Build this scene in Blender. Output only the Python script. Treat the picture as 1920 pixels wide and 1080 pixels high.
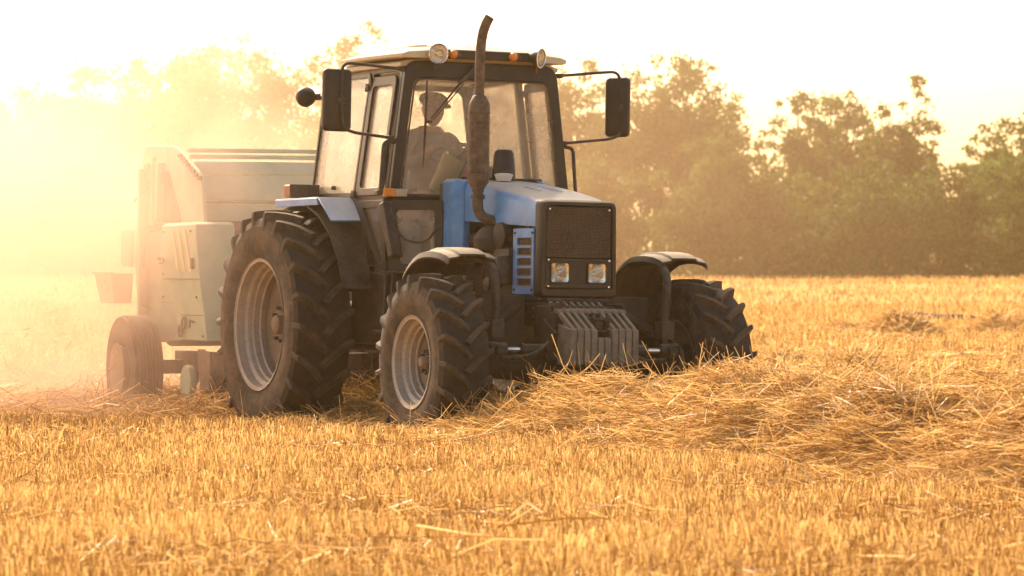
import bpy, bmesh, math, random
import numpy as np
from mathutils import Vector, Matrix

for o in list(bpy.data.objects):
    bpy.data.objects.remove(o, do_unlink=True)
scene = bpy.context.scene
COL = scene.collection
R_ = math.radians
rnd = random.Random(7)
rng = np.random.default_rng(11)

# ------------------------------------------------------------------ camera
cam_d = bpy.data.cameras.new('camera')
cam = bpy.data.objects.new('camera', cam_d)
COL.objects.link(cam)
FPX = 7150.0
cam_d.sensor_width = 36.0
cam_d.lens = FPX / 1920 * 36.0
cam.location = (0, 0, 1.29)
cam.rotation_euler = (R_(90) - math.atan(37 / FPX), 0, 0)
cam_d.clip_start = 0.5
cam_d.clip_end = 3000
cam_d.dof.use_dof = True
cam_d.dof.focus_distance = 27.0
cam_d.dof.aperture_fstop = 5.4
scene.camera = cam

# ------------------------------------------------------------------ light
SUN_AZ, SUN_EL = R_(-24), R_(36)          # azimuth measured from +Y towards +X
world = bpy.data.worlds.new('World')
scene.world = world
world.use_nodes = True
wn = world.node_tree
wn.nodes.clear()
sky = wn.nodes.new('ShaderNodeTexSky')
sky.sky_type = 'NISHITA'
sky.sun_disc = False
sky.sun_elevation = SUN_EL
sky.sun_rotation = SUN_AZ
sky.air_density = 0.8
sky.dust_density = 4.0
sky.ozone_density = 0.3
tint = wn.nodes.new('ShaderNodeMix')
tint.data_type = 'RGBA'
tint.blend_type = 'MULTIPLY'
tint.inputs[0].default_value = 1.0
tint.inputs[7].default_value = (1.0, 0.87, 0.67, 1)
bg = wn.nodes.new('ShaderNodeBackground')
bg.inputs['Strength'].default_value = 0.15
wo = wn.nodes.new('ShaderNodeOutputWorld')
wn.links.new(sky.outputs[0], tint.inputs[6])
wn.links.new(tint.outputs[2], bg.inputs[0])
wn.links.new(bg.outputs[0], wo.inputs[0])

sun_d = bpy.data.lights.new('sun', 'SUN')
sun_d.energy = 4.5
sun_d.angle = R_(6)
sun_d.color = (1.0, 0.79, 0.57)
sun = bpy.data.objects.new('sun', sun_d)
COL.objects.link(sun)
sdir = Vector((math.sin(SUN_AZ) * math.cos(SUN_EL), math.cos(SUN_AZ) * math.cos(SUN_EL), math.sin(SUN_EL)))
sun.rotation_euler = sdir.to_track_quat('Z', 'Y').to_euler()
sun.location = sdir * 60

vs = scene.view_settings
vs.view_transform = 'Standard'
vs.look = 'None'
vs.gamma = 1
vs.exposure = 1.25
vs.use_curve_mapping = False
scene.cycles.use_denoising = True
scene.cycles.volume_bounces = 1
scene.cycles.max_bounces = 8
scene.cycles.transparent_max_bounces = 16
scene.cycles.volume_step_rate = 1.0
scene.cycles.sample_clamp_indirect = 6.0

HAZE_DENSITY = 0.00038
HAZE_COLOR = (1.0, 0.72, 0.38)
HAZE_G = 0.55


# ------------------------------------------------------------------ materials
def newmat(name):
    m = bpy.data.materials.new(name)
    m.use_nodes = True
    m.node_tree.nodes.clear()
    return m, m.node_tree


def N(nt, typ, **kw):
    n = nt.nodes.new(typ)
    for k, v in kw.items():
        if k.startswith('i_'):
            key = k[2:]
            n.inputs[int(key) if key.isdigit() else key.replace('_', ' ')].default_value = v
        else:
            setattr(n, k, v)
    return n


def rgba(c):
    return (c[0], c[1], c[2], 1)


def mixc(nt, fac, a, b, blend='MIX'):
    n = nt.nodes.new('ShaderNodeMix')
    n.data_type = 'RGBA'
    n.blend_type = blend
    for i, v in ((0, fac), (6, a), (7, b)):
        if isinstance(v, bpy.types.NodeSocket):
            nt.links.new(v, n.inputs[i])
        else:
            n.inputs[i].default_value = v if i == 0 else rgba(v)
    return n.outputs[2]


def ramp(nt, src, lo, hi, a=0.0, b=1.0):
    n = nt.nodes.new('ShaderNodeMapRange')
    n.inputs[1].default_value = lo
    n.inputs[2].default_value = hi
    n.inputs[3].default_value = a
    n.inputs[4].default_value = b
    nt.links.new(src, n.inputs[0])
    return n.outputs[0]


def math2(nt, op, a, b):
    n = nt.nodes.new('ShaderNodeMath')
    n.operation = op
    n.use_clamp = False
    for i, v in enumerate((a, b)):
        if isinstance(v, bpy.types.NodeSocket):
            nt.links.new(v, n.inputs[i])
        else:
            n.inputs[i].default_value = v
    return n.outputs[0]


def noise(nt, scale, detail=4, coord='Object', rough=0.6):
    tc = nt.nodes.new('ShaderNodeTexCoord')
    n = N(nt, 'ShaderNodeTexNoise', i_Scale=scale, i_Detail=detail, i_Roughness=rough)
    nt.links.new(tc.outputs[coord], n.inputs['Vector'])
    return n.outputs['Fac']


DUST = (0.46, 0.34, 0.21)


def surf(name, base, rough=0.5, metal=0.0, dust=0.3, top=0.5, var=0.25, scale=6.0, bump=0.15, bscale=60, base2=None, coat=0.0, dustc=DUST):
    """painted or bare surface: colour variation, dust film that lies thicker on upward faces, fine relief"""
    m, nt = newmat(name)
    out = N(nt, 'ShaderNodeOutputMaterial')
    p = N(nt, 'ShaderNodeBsdfPrincipled')
    n1 = noise(nt, scale, 5)
    n2 = noise(nt, scale * 5.3, 4)
    dk = base2 or tuple(c * (1 - var) for c in base)
    lt = tuple(min(1, c * (1 + var)) for c in base)
    col = mixc(nt, ramp(nt, n1, 0.35, 0.65), dk, lt)
    geo = N(nt, 'ShaderNodeNewGeometry')
    sx = N(nt, 'ShaderNodeSeparateXYZ')
    nt.links.new(geo.outputs['Normal'], sx.inputs[0])
    up = ramp(nt, sx.outputs[2], 0.5, 0.97, 0.0, top)
    patch = math2(nt, 'ADD', ramp(nt, n1, 0.4, 0.7, 0.0, dust), ramp(nt, n2, 0.45, 0.7, 0.0, dust * 0.5))
    f = math2(nt, 'ADD', patch, up)
    f2 = math2(nt, 'MULTIPLY', f, ramp(nt, n2, 0.2, 0.6, 0.75, 1.05))
    cl = N(nt, 'ShaderNodeClamp', i_Max=0.93)
    nt.links.new(f2, cl.inputs[0])
    col = mixc(nt, cl.outputs[0], col, dustc)
    nt.links.new(col, p.inputs['Base Color'])
    nt.links.new(ramp(nt, cl.outputs[0], 0, 0.8, rough, 0.9), p.inputs['Roughness'])
    if metal:
        nt.links.new(ramp(nt, cl.outputs[0], 0, 0.8, metal, 0.0), p.inputs['Metallic'])
    if coat:
        p.inputs['Coat Weight'].default_value = coat
        p.inputs['Coat Roughness'].default_value = 0.25
    if bump:
        b = N(nt, 'ShaderNodeBump', i_Strength=bump, i_Distance=0.004)
        nt.links.new(noise(nt, bscale, 3), b.inputs['Height'])
        nt.links.new(b.outputs[0], p.inputs['Normal'])
    nt.links.new(p.outputs[0], out.inputs[0])
    return m


def glass(name, film, tintc=(0.92, 0.9, 0.86), scale=5.0, streak=0.25, filmc=(0.75, 0.62, 0.45)):
    """thin pane with a film of dust: clear where clean, a translucent veil where dusty"""
    m, nt = newmat(name)
    out = N(nt, 'ShaderNodeOutputMaterial')
    tr = N(nt, 'ShaderNodeBsdfTransparent', i_Color=rgba(tintc))
    gl = N(nt, 'ShaderNodeBsdfGlossy', i_Roughness=0.05)
    df = N(nt, 'ShaderNodeBsdfDiffuse', i_Color=rgba(filmc))
    tl = N(nt, 'ShaderNodeBsdfTranslucent', i_Color=rgba(filmc))
    ms = N(nt, 'ShaderNodeMixShader', i_0=0.75)
    nt.links.new(df.outputs[0], ms.inputs[1])
    nt.links.new(tl.outputs[0], ms.inputs[2])
    n1 = noise(nt, scale, 6, rough=0.7)
    fac = ramp(nt, n1, 0.3, 0.75, film - streak * 0.5, film + streak)
    m2 = N(nt, 'ShaderNodeMixShader')
    nt.links.new(fac, m2.inputs[0])
    nt.links.new(tr.outputs[0], m2.inputs[1])
    nt.links.new(ms.outputs[0], m2.inputs[2])
    fr = N(nt, 'ShaderNodeFresnel', i_IOR=1.35)
    m3 = N(nt, 'ShaderNodeMixShader')
    nt.links.new(math2(nt, 'MULTIPLY', fr.outputs[0], 0.7), m3.inputs[0])
    nt.links.new(m2.outputs[0], m3.inputs[1])
    nt.links.new(gl.outputs[0], m3.inputs[2])
    nt.links.new(m3.outputs[0], out.inputs[0])
    return m


def plantmat(name, dark, light, transl=0.35, attr='shade', rough=0.6, gloss=True):
    m, nt = newmat(name)
    out = N(nt, 'ShaderNodeOutputMaterial')
    at = N(nt, 'ShaderNodeAttribute', attribute_name=attr)
    col = mixc(nt, at.outputs['Fac'], dark, light)
    p = N(nt, 'ShaderNodeBsdfPrincipled', i_Roughness=rough)
    p.inputs['Specular IOR Level'].default_value = 0.14 if gloss else 0.1
    t = N(nt, 'ShaderNodeBsdfTranslucent')
    nt.links.new(col, p.inputs['Base Color'])
    nt.links.new(col, t.inputs['Color'])
    ms = N(nt, 'ShaderNodeMixShader', i_0=transl)
    nt.links.new(p.outputs[0], ms.inputs[1])
    nt.links.new(t.outputs[0], ms.inputs[2])
    nt.links.new(ms.outputs[0], out.inputs[0])
    return m


M = {}
M['blue'] = surf('blue_paint', (0.05, 0.25, 0.60), 0.42, dust=0.10, top=0.85, var=0.22, scale=4, bump=0.06, coat=0.2, dustc=(0.52, 0.45, 0.36))
M['cream'] = surf('cream_paint', (0.62, 0.54, 0.40), 0.5, dust=0.3, top=0.3, var=0.12, bump=0.08)
M['black'] = surf('black_painted_steel', (0.022, 0.019, 0.017), 0.5, dust=0.10, top=0.30, scale=5, bump=0.1)
M['fender'] = surf('fender_plastic', (0.02, 0.017, 0.015), 0.55, dust=0.04, top=0.42, scale=5, bump=0.1)
M['frame'] = surf('cab_frame_paint', (0.012, 0.009, 0.007), 0.45, dust=0.02, top=0.3, scale=4, bump=0.06)
M['rubber'] = surf('tyre_rubber', (0.014, 0.0115, 0.010), 0.75, dust=0.16, top=0.2, var=0.3, scale=7, bump=0.25, bscale=40, dustc=(0.15, 0.095, 0.05))
M['sidewall'] = surf('tyre_sidewall', (0.022, 0.017, 0.014), 0.8, dust=0.55, top=0.2, var=0.3, scale=5, bump=0.15, bscale=40, dustc=(0.19, 0.125, 0.07))
M['lug'] = surf('tyre_lug', (0.03, 0.024, 0.019), 0.75, dust=0.40, top=0.3, var=0.3, scale=8, bump=0.2, bscale=40, dustc=(0.16, 0.105, 0.06))
M['rim'] = surf('rim_steel', (0.44, 0.42, 0.40), 0.42, metal=0.5, dust=0.6, top=0.3, var=0.25, scale=9, bump=0.2, dustc=(0.24, 0.17, 0.11))
M['disc'] = surf('wheel_disc_paint', (0.20, 0.16, 0.12), 0.6, dust=0.4, top=0.3, scale=6, bump=0.1, dustc=(0.22, 0.15, 0.09))
M['iron'] = surf('cast_iron', (0.035, 0.028, 0.022), 0.65, dust=0.25, top=0.4, scale=9, bump=0.35, bscale=30, dustc=(0.10, 0.065, 0.035))
M['weight'] = surf('weight_iron', (0.16, 0.13, 0.105), 0.65, dust=0.4, top=0.95, scale=11, bump=0.3, bscale=45, dustc=(0.30, 0.225, 0.14))
M['engine'] = surf('engine_grime', (0.03, 0.023, 0.017), 0.6, dust=0.25, top=0.4, scale=12, bump=0.4, bscale=25, dustc=(0.07, 0.04, 0.02))
M['exhaust'] = surf('exhaust_rust', (0.095, 0.070, 0.056), 0.7, metal=0.2, dust=0.22, top=0.1, var=0.3, scale=16, bump=0.25, base2=(0.065, 0.045, 0.034), dustc=(0.30, 0.21, 0.14))
M['chrome'] = surf('chrome_rod', (0.8, 0.8, 0.8), 0.12, metal=1.0, dust=0.05, top=0.0, bump=0)
M['hose'] = surf('hose_rubber', (0.015, 0.013, 0.012), 0.6, dust=0.2, top=0.3, bump=0.1)
M['amber'] = surf('amber_plastic', (0.80, 0.25, 0.02), 0.3, dust=0.12, top=0.3, var=0.1, bump=0, coat=0.4)
M['signalwhite'] = surf('clear_signal_plastic', (0.55, 0.47, 0.36), 0.35, dust=0.3, top=0.3, bump=0)
M['red'] = surf('red_lamp_plastic', (0.30, 0.03, 0.02), 0.35, dust=0.4, top=0.3, bump=0)
M['silver'] = surf('lamp_reflector', (0.92, 0.92, 0.92), 0.14, metal=1.0, dust=0.08, top=0.1, bump=0.2, bscale=30)
M['white'] = surf('white_plastic', (0.75, 0.72, 0.66), 0.4, dust=0.1, top=0.2, var=0.05, bump=0)
M['canister'] = surf('grey_plastic', (0.34, 0.31, 0.28), 0.45, dust=0.15, top=0.2, var=0.1, bump=0)
M['seat'] = surf('seat_cloth', (0.05, 0.045, 0.05), 0.85, dust=0.2, top=0.2, bump=0.3)
M['liner'] = surf('cab_lining', (0.10, 0.085, 0.075), 0.8, dust=0.2, top=0.1, bump=0.2)
M['paper'] = surf('yellowed_card', (0.62, 0.54, 0.30), 0.8, dust=0.1, top=0.1, var=0.1, bump=0.1)
M['pink'] = surf('pink_cover', (0.62, 0.22, 0.24), 0.5, dust=0.1, top=0.1, var=0.1, bump=0)
M['balergreen'] = surf('pale_green_paint', (0.27, 0.42, 0.33), 0.55, dust=0.22, top=0.6, var=0.15, scale=4, bump=0.1, dustc=(0.50, 0.40, 0.26))
M['balerdark'] = surf('baler_inner_steel', (0.06, 0.05, 0.04), 0.7, dust=0.2, top=0.3, scale=7, bump=0.2)
M['stripe'] = surf('yellow_stripe', (0.62, 0.50, 0.22), 0.55, dust=0.2, top=0.2, bump=0)
M['skin'] = surf('skin', (0.42, 0.22, 0.14), 0.5, dust=0.0, top=0.0, var=0.08, bump=0.05)
M['jacket'] = surf('jacket_cloth', (0.15, 0.18, 0.27), 0.85, dust=0.1, top=0.1, bump=0.2)
M['trousers'] = surf('trouser_cloth', (0.04, 0.038, 0.045), 0.85, dust=0.1, top=0.1, bump=0.2)
M['cap'] = surf('cap_cloth', (0.11, 0.105, 0.115), 0.8, dust=0.1, top=0.1, bump=0.2)
M['eye'] = surf('eye_dark', (0.03, 0.02, 0.015), 0.3, dust=0, top=0, bump=0)
M['windscreen'] = glass('windscreen_glass', 0.25, streak=0.16, scale=3.0, tintc=(0.97, 0.95, 0.92), filmc=(0.80, 0.70, 0.62))
M['sideglass'] = glass('dusty_side_glass', 0.30, streak=0.26, scale=3.5, tintc=(0.98, 0.97, 0.95), filmc=(0.95, 0.88, 0.74))
M['lens'] = glass('lamp_lens', 0.04, streak=0.05, scale=20, tintc=(0.98, 0.97, 0.95))
M['bark'] = surf('bark', (0.10, 0.075, 0.055), 0.9, dust=0, top=0, scale=3, bump=0.5, bscale=12)
M['leaf'] = plantmat('leaves', (0.031, 0.052, 0.012), (0.09, 0.135, 0.032), 0.5, gloss=False)
M['straw'] = plantmat('straw', (0.26, 0.125, 0.027), (0.92, 0.635, 0.275), 0.36, rough=0.45)
M['stubble'] = plantmat('stubble_stems', (0.24, 0.118, 0.026), (0.85, 0.575, 0.235), 0.40, rough=0.5)

# perforated grille sheet
def grille_mat():
    m, nt = newmat('grille_perforated_sheet')
    out = N(nt, 'ShaderNodeOutputMaterial')
    p = N(nt, 'ShaderNodeBsdfPrincipled', i_Roughness=0.65)
    tc = N(nt, 'ShaderNodeTexCoord')
    v = N(nt, 'ShaderNodeTexVoronoi', i_Scale=95.0, i_Randomness=0.0)
    nt.links.new(tc.outputs['Object'], v.inputs['Vector'])
    hole = ramp(nt, v.outputs['Distance'], 0.30, 0.42)
    d = noise(nt, 9, 5)
    d2 = noise(nt, 70, 3)
    wear = mixc(nt, ramp(nt, d2, 0.45, 0.75), (0.035, 0.022, 0.013), (0.15, 0.095, 0.05))
    wear = mixc(nt, ramp(nt, d, 0.4, 0.7, 0, 0.6), wear, (0.13, 0.08, 0.04))
    col = mixc(nt, hole, (0.008, 0.006, 0.004), wear)
    nt.links.new(col, p.inputs['Base Color'])
    b = N(nt, 'ShaderNodeBump', i_Strength=0.5, i_Distance=0.003)
    nt.links.new(hole, b.inputs['Height'])
    nt.links.new(b.outputs[0], p.inputs['Normal'])
    nt.links.new(p.outputs[0], out.inputs[0])
    return m
M['grille'] = grille_mat()


def ground_mat():
    m, nt = newmat('stubble_ground')
    out = N(nt, 'ShaderNodeOutputMaterial')
    p = N(nt, 'ShaderNodeBsdfPrincipled', i_Roughness=0.95)
    p.inputs['Specular IOR Level'].default_value = 0.1
    tc = N(nt, 'ShaderNodeTexCoord')
    mp = N(nt, 'ShaderNodeMapping')
    mp.inputs['Rotation'].default_value = (0, 0, R_(-25.5))
    mp.inputs['Scale'].default_value = (1.0, 0.18, 1.0)
    nt.links.new(tc.outputs['Object'], mp.inputs['Vector'])
    n1 = N(nt, 'ShaderNodeTexNoise', i_Scale=1.1, i_Detail=7, i_Roughness=0.7)
    nt.links.new(mp.outputs[0], n1.inputs['Vector'])
    n2 = noise(nt, 9, 6, rough=0.75)
    n3 = noise(nt, 0.12, 4)
    col = mixc(nt, ramp(nt, n2, 0.35, 0.65), (0.20, 0.10, 0.032), (0.48, 0.285, 0.10))
    col = mixc(nt, ramp(nt, n1.outputs['Fac'], 0.35, 0.65, 0.0, 0.7), col, (0.52, 0.32, 0.12))
    col = mixc(nt, ramp(nt, n3, 0.45, 0.7, 0.0, 0.45), col, (0.40, 0.30, 0.11))
    nt.links.new(col, p.inputs['Base Color'])
    b = N(nt, 'ShaderNodeBump', i_Strength=0.8, i_Distance=0.05)
    nt.links.new(n2, b.inputs['Height'])
    nt.links.new(b.outputs[0], p.inputs['Normal'])
    nt.links.new(p.outputs[0], out.inputs[0])
    return m
M['ground'] = ground_mat()
M['soil'] = surf('dark_soil', (0.06, 0.03, 0.015), 0.95, dust=0.0, top=0.0, scale=6, bump=0.8, bscale=14)


# ------------------------------------------------------------------ object helpers
def tag(o, label=None, cat=None, group=None, kind=None):
    for k, v in (('label', label), ('category', cat), ('group', group), ('kind', kind)):
        if v:
            o[k] = v
    return o


def empty(name, label, cat, mat4=None, loc=None, rz=0, group=None):
    o = bpy.data.objects.new(name, None)
    o.empty_display_size = 0.2
    COL.objects.link(o)
    if mat4 is not None:
        o.matrix_world = mat4
    elif loc is not None:
        o.location = loc
        o.rotation_euler = (0, 0, rz)
    return tag(o, label, cat, group)


class G:
    """collects shapes, builds them as one mesh object"""

    def __init__(s):
        s.v, s.f, s.mi, s.starts = [], [], [], []
        s.cur = 0

    def add(s, vs, fs):
        n = len(s.v)
        s.starts.append(n)
        s.v += [tuple(p) for p in vs]
        for f in fs:
            s.f.append([i + n for i in f])
            s.mi.append(s.cur)
        return s

    def box(s, c, d, rot=None):
        x, y, z = d[0] / 2, d[1] / 2, d[2] / 2
        vs = [Vector((sx * x, sy * y, sz * z)) for sx in (-1, 1) for sy in (-1, 1) for sz in (-1, 1)]
        if rot is not None:
            vs = [rot @ q for q in vs]
        c = Vector(c)
        return s.add([q + c for q in vs], [(0, 1, 3, 2), (4, 6, 7, 5), (0, 4, 5, 1), (2, 3, 7, 6), (0, 2, 6, 4), (1, 5, 7, 3)])

    def bar(s, a, b, w, d, up=(0, 0, 1)):
        a, b = Vector(a), Vector(b)
        t = (b - a)
        L = t.length
        t.normalize()
        upv = Vector(up)
        if abs(t.dot(upv)) > 0.95:
            upv = Vector((1, 0, 0))
        sd = t.cross(upv).normalized()
        u2 = sd.cross(t).normalized()
        rot = Matrix((t, sd, u2)).transposed()
        return s.box((a + b) / 2, (L, w, d), rot)

    def loft(s, loops, caps=True, closed=True):
        n = len(loops[0])
        vs = [p for lp in loops for p in lp]
        fs = []
        for k in range(len(loops) - 1):
            for i in range(n if closed else n - 1):
                j = (i + 1) % n
                fs.append((k * n + i, k * n + j, (k + 1) * n + j, (k + 1) * n + i))
        if caps:
            fs.append(tuple(reversed(range(n))))
            fs.append(tuple((len(loops) - 1) * n + i for i in range(n)))
        return s.add(vs, fs)

    def plate(s, pts, th):
        """flat polygon given thickness along its normal (both ways)"""
        P = [Vector(p) for p in pts]
        nrm = Vector((0, 0, 0))
        for i in range(len(P)):
            nrm += P[i].cross(P[(i + 1) % len(P)])
        nrm.normalize()
        return s.loft([[p - nrm * th / 2 for p in P], [p + nrm * th / 2 for p in P]])

    def ring(s, outer, inner, off):
        """frame between two equal-count loops, thickened along vector off"""
        off = Vector(off)
        O = [Vector(p) for p in outer]
        I = [Vector(p) for p in inner]
        return s.loft([O, [p + off for p in O], [p + off for p in I], I, O], caps=False)

    def tube(s, pts, r, seg=10, caps=True):
        P = [Vector(p) for p in pts]
        rs = r if isinstance(r, (list, tuple)) else [r] * len(P)
        loops = []
        ref = None
        for i, p in enumerate(P):
            t = (P[min(i + 1, len(P) - 1)] - P[max(i - 1, 0)]).normalized()
            if ref is None:
                ref = Vector((0, 0, 1)) if abs(t.z) < 0.9 else Vector((1, 0, 0))
            sd = t.cross(ref).normalized()
            ref = sd.cross(t).normalized()
            loops.append([p + (sd * math.cos(2 * math.pi * k / seg) + ref * math.sin(2 * math.pi * k / seg)) * rs[i] for k in range(seg)])
        return s.loft(loops, caps)

    def lathe(s, prof, c=(0, 0, 0), axis='y', seg=32, caps=True):
        c = Vector(c)
        loops = []
        for (r, h) in prof:
            lp = []
            for k in range(seg):
                a = 2 * math.pi * k / seg
                if axis == 'y':
                    q = Vector((r * math.cos(a), h, r * math.sin(a)))
                elif axis == 'x':
                    q = Vector((h, r * math.cos(a), r * math.sin(a)))
                else:
                    q = Vector((r * math.cos(a), r * math.sin(a), h))
                lp.append(c + q)
            loops.append(lp)
        return s.loft(loops, caps)

    def build(s, name, mat, parent=None, bevel=0.0, smooth=40, loc=None, recalc=True, bseg=2):
        me = bpy.data.meshes.new(name)
        me.from_pydata([tuple(v) for v in s.v], [], s.f)
        mats = mat if isinstance(mat, (list, tuple)) else [mat]
        for m in mats:
            me.materials.append(m)
        if len(mats) > 1:
            me.polygons.foreach_set('material_index', s.mi)
        if recalc:
            bm = bmesh.new()
            bm.from_mesh(me)
            bmesh.ops.recalc_face_normals(bm, faces=bm.faces)
            bm.to_mesh(me)
            bm.free()
        if smooth:
            me.polygons.foreach_set('use_smooth', [True] * len(me.polygons))
            me.set_sharp_from_angle(angle=R_(smooth))
        me.update()
        o = bpy.data.objects.new(name, me)
        COL.objects.link(o)
        if loc is not None:
            o.location = loc
        if parent is not None:
            o.parent = parent
        if bevel:
            b = o.modifiers.new('bevel', 'BEVEL')
            b.width = bevel
            b.segments = bseg
            b.limit_method = 'ANGLE'
            b.angle_limit = R_(35)
        return o


def build_each(g, name, mat, parent, bevel=0.0):
    """every shape added to g becomes an object of its own"""
    for a, b in zip(g.starts, g.starts[1:] + [len(g.v)]):
        q = G()
        q.v = g.v[a:b]
        idx = [i for i, f in enumerate(g.f) if a <= f[0] < b]
        q.f = [[k - a for k in g.f[i]] for i in idx]
        q.mi = [0] * len(idx)
        q.build(name, mat, parent, bevel)


def smoothpath(pts, n=6):
    """rounds the corners of a polyline"""
    P = [Vector(p) for p in pts]
    out = [P[0]]
    for i in range(1, len(P) - 1):
        a, b, c = P[i - 1], P[i], P[i + 1]
        d = min((b - a).length, (c - b).length) * 0.45
        d = min(d, 0.09)
        p0 = b + (a - b).normalized() * d
        p1 = b + (c - b).normalized() * d
        for k in range(n + 1):
            t = k / n
            out.append(p0 * (1 - t) ** 2 + b * 2 * t * (1 - t) + p1 * t * t)
    out.append(P[-1])
    return out


def roundpoly(pts, r, n=5):
    """rounds the corners of a closed 2D/3D polygon; constant point count per corner"""
    P = [Vector(p) for p in pts]
    out = []
    m = len(P)
    for i in range(m):
        a, b, c = P[i - 1], P[i], P[(i + 1) % m]
        d = min(r, (b - a).length * 0.45, (c - b).length * 0.45)
        p0 = b + (a - b).normalized() * d
        p1 = b + (c - b).normalized() * d
        for k in range(n + 1):
            t = k / n
            out.append(p0 * (1 - t) ** 2 + b * 2 * t * (1 - t) + p1 * t * t)
    return out


def mesh_np(name, verts, quads, mat, shade=None, smooth=False):
    """fast mesh of quads from numpy arrays"""
    me = bpy.data.meshes.new(name)
    nv, nf = len(verts), len(quads)
    k = quads.shape[1]
    me.vertices.add(nv)
    me.vertices.foreach_set('co', np.asarray(verts, dtype=np.float32).ravel())
    me.loops.add(nf * k)
    me.loops.foreach_set('vertex_index', np.asarray(quads, dtype=np.int32).ravel())
    me.polygons.add(nf)
    me.polygons.foreach_set('loop_start', np.arange(0, nf * k, k, dtype=np.int32))
    try:
        me.polygons.foreach_set('loop_total', np.full(nf, k, dtype=np.int32))
    except Exception:
        pass
    if smooth:
        me.polygons.foreach_set('use_smooth', np.ones(nf, dtype=bool))
    if shade is not None:
        at = me.attributes.new('shade', 'FLOAT', 'POINT')
        at.data.foreach_set('value', np.asarray(shade, dtype=np.float32))
    me.materials.append(mat)
    me.update(calc_edges=True)
    o = bpy.data.objects.new(name, me)
    COL.objects.link(o)
    return o


# ------------------------------------------------------------------ frames of the two machines
def frame4(origin, yaw, roll):
    u = Vector((math.sin(yaw), -math.cos(yaw), 0))
    l = Vector((math.cos(yaw), math.sin(yaw), 0))
    z = Vector((0, 0, 1))
    l2 = l * math.cos(roll) + z * math.sin(roll)
    z2 = z * math.cos(roll) - l * math.sin(roll)
    m = Matrix((u, l2, z2)).transposed().to_4x4()
    m.translation = Vector(origin)
    return m


YAW = R_(25.5)
T_ORG = (-0.804, 30.016, 0.0)
T_MAT = frame4(T_ORG, YAW, R_(-1.0))
B_MAT = frame4((-2.306, 33.23, 0.0), R_(22), 0.0)


# ------------------------------------------------------------------ terrain
def gz(x, y):
    x = np.asarray(x, dtype=float)
    y = np.asarray(y, dtype=float)
    t = np.clip((y - 45) / 155.0, 0, None)
    rise = 0.87 * np.minimum(t, 1.0) ** 1.4 + np.clip(t - 1, 0, None) * 0.5
    und = 0.018 * np.sin(x * 0.9 + 1.3) * np.sin(y * 0.37 + 0.4) + 0.012 * np.sin(x * 2.1 + y * 0.8)
    far = np.clip((y - 40) / 60, 0, 1)
    und = und + far * (0.06 * np.sin(y * 0.21 + x * 0.04) + 0.05 * np.sin(y * 0.083 + 1.0 + x * 0.02))
    near = 0.11 * (1 - np.clip((y - 25.5) / 4.5, 0, 1))
    return rise + und + near


def tr_coords(x, y):
    """forward and leftward coordinates along the tractor's axis"""
    dx, dy = x - T_ORG[0], y - T_ORG[1]
    s = dx * math.sin(YAW) - dy * math.cos(YAW)
    t = dx * math.cos(YAW) + dy * math.sin(YAW)
    return s, t


def windrow(x, y):
    s, t = tr_coords(x, y)
    c = 0.06 * np.sin(s * 0.8) - 0.42 * np.clip((s - 3.0) / 3.5, 0, 1) - 0.35 * np.clip((s - 6.0) / 3.0, 0, 1)
    w = 1.06 + 0.10 * np.sin(s * 1.7 + 0.6) + 0.06 * np.sin(s * 4.1)
    h = (1 + 0.40 * np.clip((s - 5.5) / 3.0, 0, 1)) * 0.305 + 0.03 * np.sin(s * 1.15 + 1.0) + 0.03 * np.sin(s * 2.9)
    prof = np.exp(-np.abs((t - c) / w) ** 4.0)
    lump = 1 + 0.24 * np.sin(x * 6.3 + 1.1 * np.sin(y * 5.1)) * np.sin(y * 5.7 + 0.7) + 0.15 * np.sin(x * 13 + y * 9)
    ends = np.clip((s + 2.2) / 1.5, 0, 1)
    back = np.where(s < 2.4, 0.55, 0.55 + 0.45 * np.clip((s - 2.4) / 0.9, 0, 1))
    return h * prof * lump * ends * back


def build_ground():
    ys = np.concatenate([np.linspace(-40, 10, 8), np.linspace(12, 46, 90), np.linspace(47, 120, 90), np.linspace(123, 260, 70), np.linspace(270, 620, 20)])
    us = np.concatenate([np.linspace(-260, -14, 22), np.linspace(-13, 13, 80), np.linspace(14, 260, 22)])
    X, Y = np.meshgrid(us, ys)
    Z = gz(X, Y)
    verts = np.stack([X.ravel(), Y.ravel(), Z.ravel()], 1)
    ny, nx = X.shape
    i = np.arange(ny - 1)[:, None] * nx + np.arange(nx - 1)[None, :]
    i = i.ravel()
    quads = np.stack([i, i + 1, i + nx + 1, i + nx], 1)
    o = mesh_np('field', verts, quads, M['ground'], smooth=True)
    tag(o, 'harvested golden stubble field running back to the trees', None, None, 'structure')
build_ground()


# ------------------------------------------------------------------ haze
def build_haze():
    g = G()
    g.box((0, 290, 7.75), (540, 680, 17.5))
    m, nt = newmat('dusty_air')
    out = N(nt, 'ShaderNodeOutputMaterial')
    v = N(nt, 'ShaderNodeVolumePrincipled')
    v.inputs['Color'].default_value = rgba(HAZE_COLOR)
    v.inputs['Density'].default_value = HAZE_DENSITY
    v.inputs['Anisotropy'].default_value = HAZE_G
    nt.links.new(v.outputs[0], out.inputs['Volume'])
    o = g.build('haze', m, smooth=0)
    tag(o, 'warm dusty evening air over the whole field', None, None, 'stuff')
build_haze()


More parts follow.
